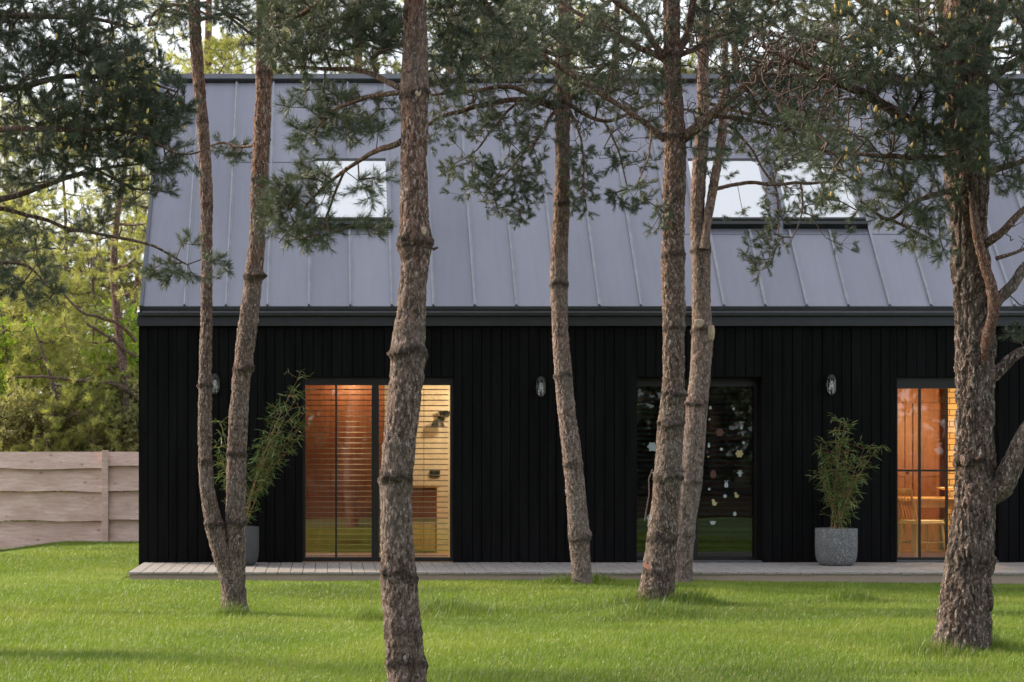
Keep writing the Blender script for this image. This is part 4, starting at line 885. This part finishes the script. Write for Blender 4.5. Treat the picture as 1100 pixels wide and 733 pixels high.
# pollen cones standing on the shoots
m = MB(); m.lathe([(.002, 0), (.007, .006), (.0085, .02), (.006, .038), (.0015, .046)], (0,0,0), 8); proto = m.build('pollen_cone', M['candle'], t6, smooth=True)
def cones(T, parent, Y, cnt, x0, x1, y0, y1, seed, first=None):
    rg = np.random.default_rng(seed); px = CX + T[:, 0] / T[:, 1] * F; py = HY - (T[:, 2] - EYE) / T[:, 1] * F
    k = np.where((px > x0) & (px < x1) & (py > y0) & (py < y1))[0]; k = k[np.argsort(T[k, 1])][:len(k)//2]; k = rg.permutation(k)[:cnt]
    for q, i in enumerate(k):
        o = proto if (q == 0 and first) else proto.copy()
        if o is not proto: COL.objects.link(o)
        o.parent = parent; o.location = Vector(T[i] + np.array([0, -.02, .01])) ; o.rotation_euler = (rg.normal(0, .25), rg.normal(0, .25), 0); s = rg.uniform(.55, 1.1); o.scale = (s*1.15, s*1.15, s)
def settle(t):                                        # give the tree root its place, keep the children where they were modelled
    off = -Vector(t.location)
    for c in t.children: c.location = Vector(c.location) + off
cones(T6, t6, Y6, 90, 880, 1095, 0, 215, 5, True)

# seventh pine: off to the left, its boughs hang into the picture
Y7 = 15.0; t7 = thing('pine_tree', 'dense dark pine whose boughs fill the upper left corner', 'tree', (pxl(-150, Y7), Y7, 0), 'pines on the lawn')
trunk(t7, [(-200,-165,-130),(0,-168,-126),(300,-172,-122),(600,-176,-118),(700,-180,-114)], Y7, M['bark_old'], [(100,.02,.05)], .012, (.055,.15), [(.0,0,1.4,.08),(.05,.1,1.6,.03)], 41, 60, .02)
ls = [limb(t7, [(-140,225,0,13),(-60,222,0,9),(0,214,0,7),(38,203,0,6),(75,192,0,5),(112,181,0,3.5),(150,178,0,2)], Y7, seed=71), limb(t7, [(-140,235,0,10),(-60,222,.1,7),(0,226,.1,5),(51,237,.1,4),(102,252,.1,3.5),(157,263,.1,3),(201,285,.1,1.5)], Y7, seed=72),
      limb(t7, [(-140,110,0,13),(-60,100,.1,10),(0,95,.1,8),(70,85,.1,6),(130,80,.1,4),(190,100,.1,2)], Y7, seed=73), limb(t7, [(-140,20,0,12),(-60,5,-.1,9),(10,15,-.2,7),(80,20,-.2,5),(140,30,-.2,3)], Y7, seed=74),
      limb(t7, [(-140,150,0,10),(-60,150,-.2,8),(0,140,-.3,6),(60,140,-.3,5),(130,140,-.2,4),(190,165,-.1,2.5),(225,160,0,1.5)], Y7, seed=75), limb(t7, [(-140,300,0,10),(-70,300,-.2,7),(-10,285,-.3,5),(30,290,-.3,3),(50,310,-.3,2)], Y7, seed=76),
      limb(t7, [(-140,-80,0,12),(-50,-60,-.1,9),(40,-40,-.2,6),(120,-30,-.2,3)], Y7, seed=77), limb(t7, [(100,180,0,3),(140,200,0,2.5),(170,205,0,2)], Y7, seed=78)]
T7 = foliate(t7, ls, [(40,25,60,36,120,0,.5),(110,30,44,36,80,-.1,.4),(60,85,70,36,130,0,.5),(140,90,42,36,90,0,.4),(40,140,56,28,80,-.1,.4),(125,140,50,28,85,-.1,.3),(175,125,26,22,34,0,.2),(180,170,32,16,34,0,.2),(196,105,12,20,12,0,.2),
      (110,178,40,16,34,0,.3),(40,190,50,14,22,0,.3),(140,205,30,12,16,0,.2),(178,204,10,6,5,0,.1),(20,262,34,16,14,-.1,.3),(20,298,34,22,30,-.2,.3),(52,310,10,14,8,-.3,.1),(60,246,40,10,14,.1,.2),(110,242,20,10,8,.1,.1),(185,292,26,12,16,.1,.15),(225,288,14,12,7,.1,.1),(205,262,12,6,4,.1,.1),
      (-60,60,60,80,120),(-60,180,50,50,60),(-60,-60,70,60,80),(60,-50,90,40,110),(-60,290,50,40,40)], Y7, 17, n=56, w=.0015, shoots=3, dens=1.55)
cones(T7, t7, Y7, 45, 40, 215, 40, 180, 6)
for t in (t1, t2, t3, t4, t5, t6, t7): settle(t)

# ------------------------------------------------------------------ trees and shrubs behind
def fartree(X, Y, h, crown0, rad, label, cat='tree', mat='needle_far', cnt=420, seed=0, group='trees beyond the house', name='pine_tree', leaf=False, tr=.10, trmat='bark_mid', limbs=14, lw=1.0, group_only=True):
    rg = np.random.default_rng(seed); t = thing(name, label, cat, (X, Y, -.3), group)
    K = np.array([[X, Y, -.4, tr*1.3], [X + rg.normal(0, .1), Y, h*.3, tr], [X + rg.normal(0, .15), Y + rg.normal(0, .1), h*.65, tr*.7], [X + rg.normal(0, .15), Y, h, .015]])
    C = catmull(K, .12); V, Q = tube(C[:, :3], C[:, 3], 14, lambda p, r: r*.12*fbm(p*8, seed)); link('trunk', mesh_np('trunk', V, Q, True), M[trmat], t)
    sk = [C[C[:, 2] > h*.12]]
    for k in range(limbs):
        z = crown0 + (h*.95 - crown0) * (k + rg.random()*.8) / limbs; c = C[np.abs(C[:, 2] - z).argmin()]; a = rg.uniform(0, 2*np.pi); u = (z - crown0) / (h - crown0)
        Lr = rad * (1 - .55*u) * rg.uniform(.6, .9); e = c[:3] + np.array([np.cos(a)*Lr, np.sin(a)*Lr, Lr*rg.uniform(-.15, .45)]); mid = (c[:3] + e)/2 + np.array([0, 0, -.08*Lr])
        r0 = c[3]*.42 + .006
        B = catmull(np.array([[*c[:3], r0], [*mid, r0*.7], [*e, .006]]), .15); V, Q = tube(B[:, :3], B[:, 3], 6); link('limb', mesh_np('limb', V, Q, True), M['limb_bark'], t); sk.append(B)
    nb = max(10, cnt // 16); cen = []                  # clumps
    for k in range(nb):
        s = sk[1 + rg.integers(len(sk)-1)]; c = s[rg.integers(len(s)//3, len(s)), :3]; cen.append(c + rg.normal(0, .22*min(rad, 1.6), 3) * np.array([1, 1, .6]))
    cen = np.array(cen); W_ = cen[rg.integers(nb, size=cnt)] + rg.normal(0, 1, (cnt, 3)) * np.array([.30, .30, .17]) * min(1.2, .5 + rad*.25)
    W_ = W_[W_[:, 2] > .05]
    if leaf: foliate(t, sk, None, Y, seed, M[mat], 9, .055*lw, .018*lw, .20, .3, .004, 3, .3, world=W_)
    else: foliate(t, sk, None, Y, seed, M[mat], 26, .085*lw, .0045*lw, .14, .3, .004, 3, .5, world=W_)
    settle(t); return t
PX = lambda px, Y: (px - CX) / F * Y
# the thin orange pine at the house corner and the bright growth beyond the fence
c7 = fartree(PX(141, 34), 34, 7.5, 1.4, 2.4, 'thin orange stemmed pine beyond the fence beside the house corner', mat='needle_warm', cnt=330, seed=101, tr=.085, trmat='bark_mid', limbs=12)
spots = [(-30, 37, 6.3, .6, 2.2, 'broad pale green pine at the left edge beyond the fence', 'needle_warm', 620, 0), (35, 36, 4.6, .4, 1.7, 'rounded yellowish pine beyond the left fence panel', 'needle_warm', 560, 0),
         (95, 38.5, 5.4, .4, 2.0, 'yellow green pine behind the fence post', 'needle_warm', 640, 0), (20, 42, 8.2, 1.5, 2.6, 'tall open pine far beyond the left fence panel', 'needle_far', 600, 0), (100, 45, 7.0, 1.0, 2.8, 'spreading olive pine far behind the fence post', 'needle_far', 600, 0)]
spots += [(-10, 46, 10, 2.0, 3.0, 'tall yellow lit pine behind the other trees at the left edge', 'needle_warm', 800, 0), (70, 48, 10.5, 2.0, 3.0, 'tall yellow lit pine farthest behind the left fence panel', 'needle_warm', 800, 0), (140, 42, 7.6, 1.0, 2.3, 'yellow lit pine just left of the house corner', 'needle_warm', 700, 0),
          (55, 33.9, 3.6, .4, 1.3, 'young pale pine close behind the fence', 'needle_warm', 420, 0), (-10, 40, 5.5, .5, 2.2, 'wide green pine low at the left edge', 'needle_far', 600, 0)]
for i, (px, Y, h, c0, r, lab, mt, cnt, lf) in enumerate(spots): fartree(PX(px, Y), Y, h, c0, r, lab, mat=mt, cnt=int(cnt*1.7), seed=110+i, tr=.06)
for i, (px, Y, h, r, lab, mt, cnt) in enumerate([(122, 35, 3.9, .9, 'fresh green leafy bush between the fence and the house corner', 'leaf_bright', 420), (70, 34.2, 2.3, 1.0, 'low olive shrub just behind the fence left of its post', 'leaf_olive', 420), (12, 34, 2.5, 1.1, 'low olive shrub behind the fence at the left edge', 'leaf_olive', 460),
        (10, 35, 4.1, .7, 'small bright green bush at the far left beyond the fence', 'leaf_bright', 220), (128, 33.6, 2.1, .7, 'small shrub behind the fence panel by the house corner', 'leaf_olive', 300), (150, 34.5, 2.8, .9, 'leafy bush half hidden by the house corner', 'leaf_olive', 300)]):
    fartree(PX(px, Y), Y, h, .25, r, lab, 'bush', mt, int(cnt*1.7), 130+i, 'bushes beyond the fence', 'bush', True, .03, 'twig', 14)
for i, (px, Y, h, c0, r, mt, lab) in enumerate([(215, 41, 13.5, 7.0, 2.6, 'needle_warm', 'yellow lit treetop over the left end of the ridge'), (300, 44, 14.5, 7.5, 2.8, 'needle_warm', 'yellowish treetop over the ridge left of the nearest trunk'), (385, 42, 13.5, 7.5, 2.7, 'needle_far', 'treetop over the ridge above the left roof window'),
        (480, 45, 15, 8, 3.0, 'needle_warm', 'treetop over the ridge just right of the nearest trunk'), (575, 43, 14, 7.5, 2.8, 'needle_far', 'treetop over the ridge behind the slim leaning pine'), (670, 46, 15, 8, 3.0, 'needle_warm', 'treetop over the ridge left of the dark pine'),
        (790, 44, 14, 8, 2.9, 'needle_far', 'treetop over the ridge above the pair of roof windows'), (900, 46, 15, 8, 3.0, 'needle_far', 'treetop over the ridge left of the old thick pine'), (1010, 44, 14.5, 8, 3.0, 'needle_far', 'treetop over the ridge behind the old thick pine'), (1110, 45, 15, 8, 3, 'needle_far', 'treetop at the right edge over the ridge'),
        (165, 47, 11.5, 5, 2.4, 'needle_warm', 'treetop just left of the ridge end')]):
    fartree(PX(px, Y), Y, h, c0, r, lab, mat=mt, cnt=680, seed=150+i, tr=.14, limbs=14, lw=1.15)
ln = [limb(c7, k, 34, seed=90 + i) for i, k in enumerate([[(146,384,0,4),(119,364,-.2,3.5),(92,347,-.4,2.5)], [(146,367,0,4),(126,347,-.2,3.5),(89,336,-.4,3),(68,316,-.5,2)],
      [(147,428,0,5),(130,416,-.2,5),(95,410,-.4,4),(44,404,-.6,3),(8,408,-.7,2)], [(146,478,0,4),(120,472,-.3,3),(100,478,-.5,2)]])]
for o in list(c7.children):
    if o.matrix_local.translation.length < 1e-6: o.location = -Vector(c7.location)
for i, (X, Y, w) in enumerate([(-6, -9, 3), (-1, -11, 3.2), (4, -9.5, 3), (9, -11, 3.2), (14, -9, 3), (19, -11, 3), (1.5, -16, 3), (6.5, -16, 3), (12, -16, 3)]):
    fartree(X, Y, 4.6, .2, w, 'dark bush of the wood opposite the house mirrored in the window glass', 'bush', 'needle', 420, 240+i, 'undergrowth opposite the house', 'bush', True, .05, 'twig', 16, 4.0)
# the wood behind the photographer, mirrored in the panes
for i, (X, Y, h) in enumerate([(0, -22, 15), (8, -24, 15), (14, -22, 14), (4, -20, 14), (-6, -22, 15), (12, -12, 10), (3.5, -12, 10), (-14, -10, 12), (-8, -14, 11), (-3, -9, 9), (1, -16, 13), (6, -11, 9), (10, -15, 12), (15, -10, 10), (20, -14, 12), (26, -11, 11), (-20, -13, 12)]):
    fartree(X, Y, h, 1.0, 3.6, 'pine of the wood opposite the house mirrored in the window glass', mat='needle', cnt=620, seed=200+i, group='wood opposite the house', tr=.16, limbs=14, lw=2.2)
print('objects', len(bpy.data.objects), 'polys', sum(len(m.polygons) for m in bpy.data.meshes))
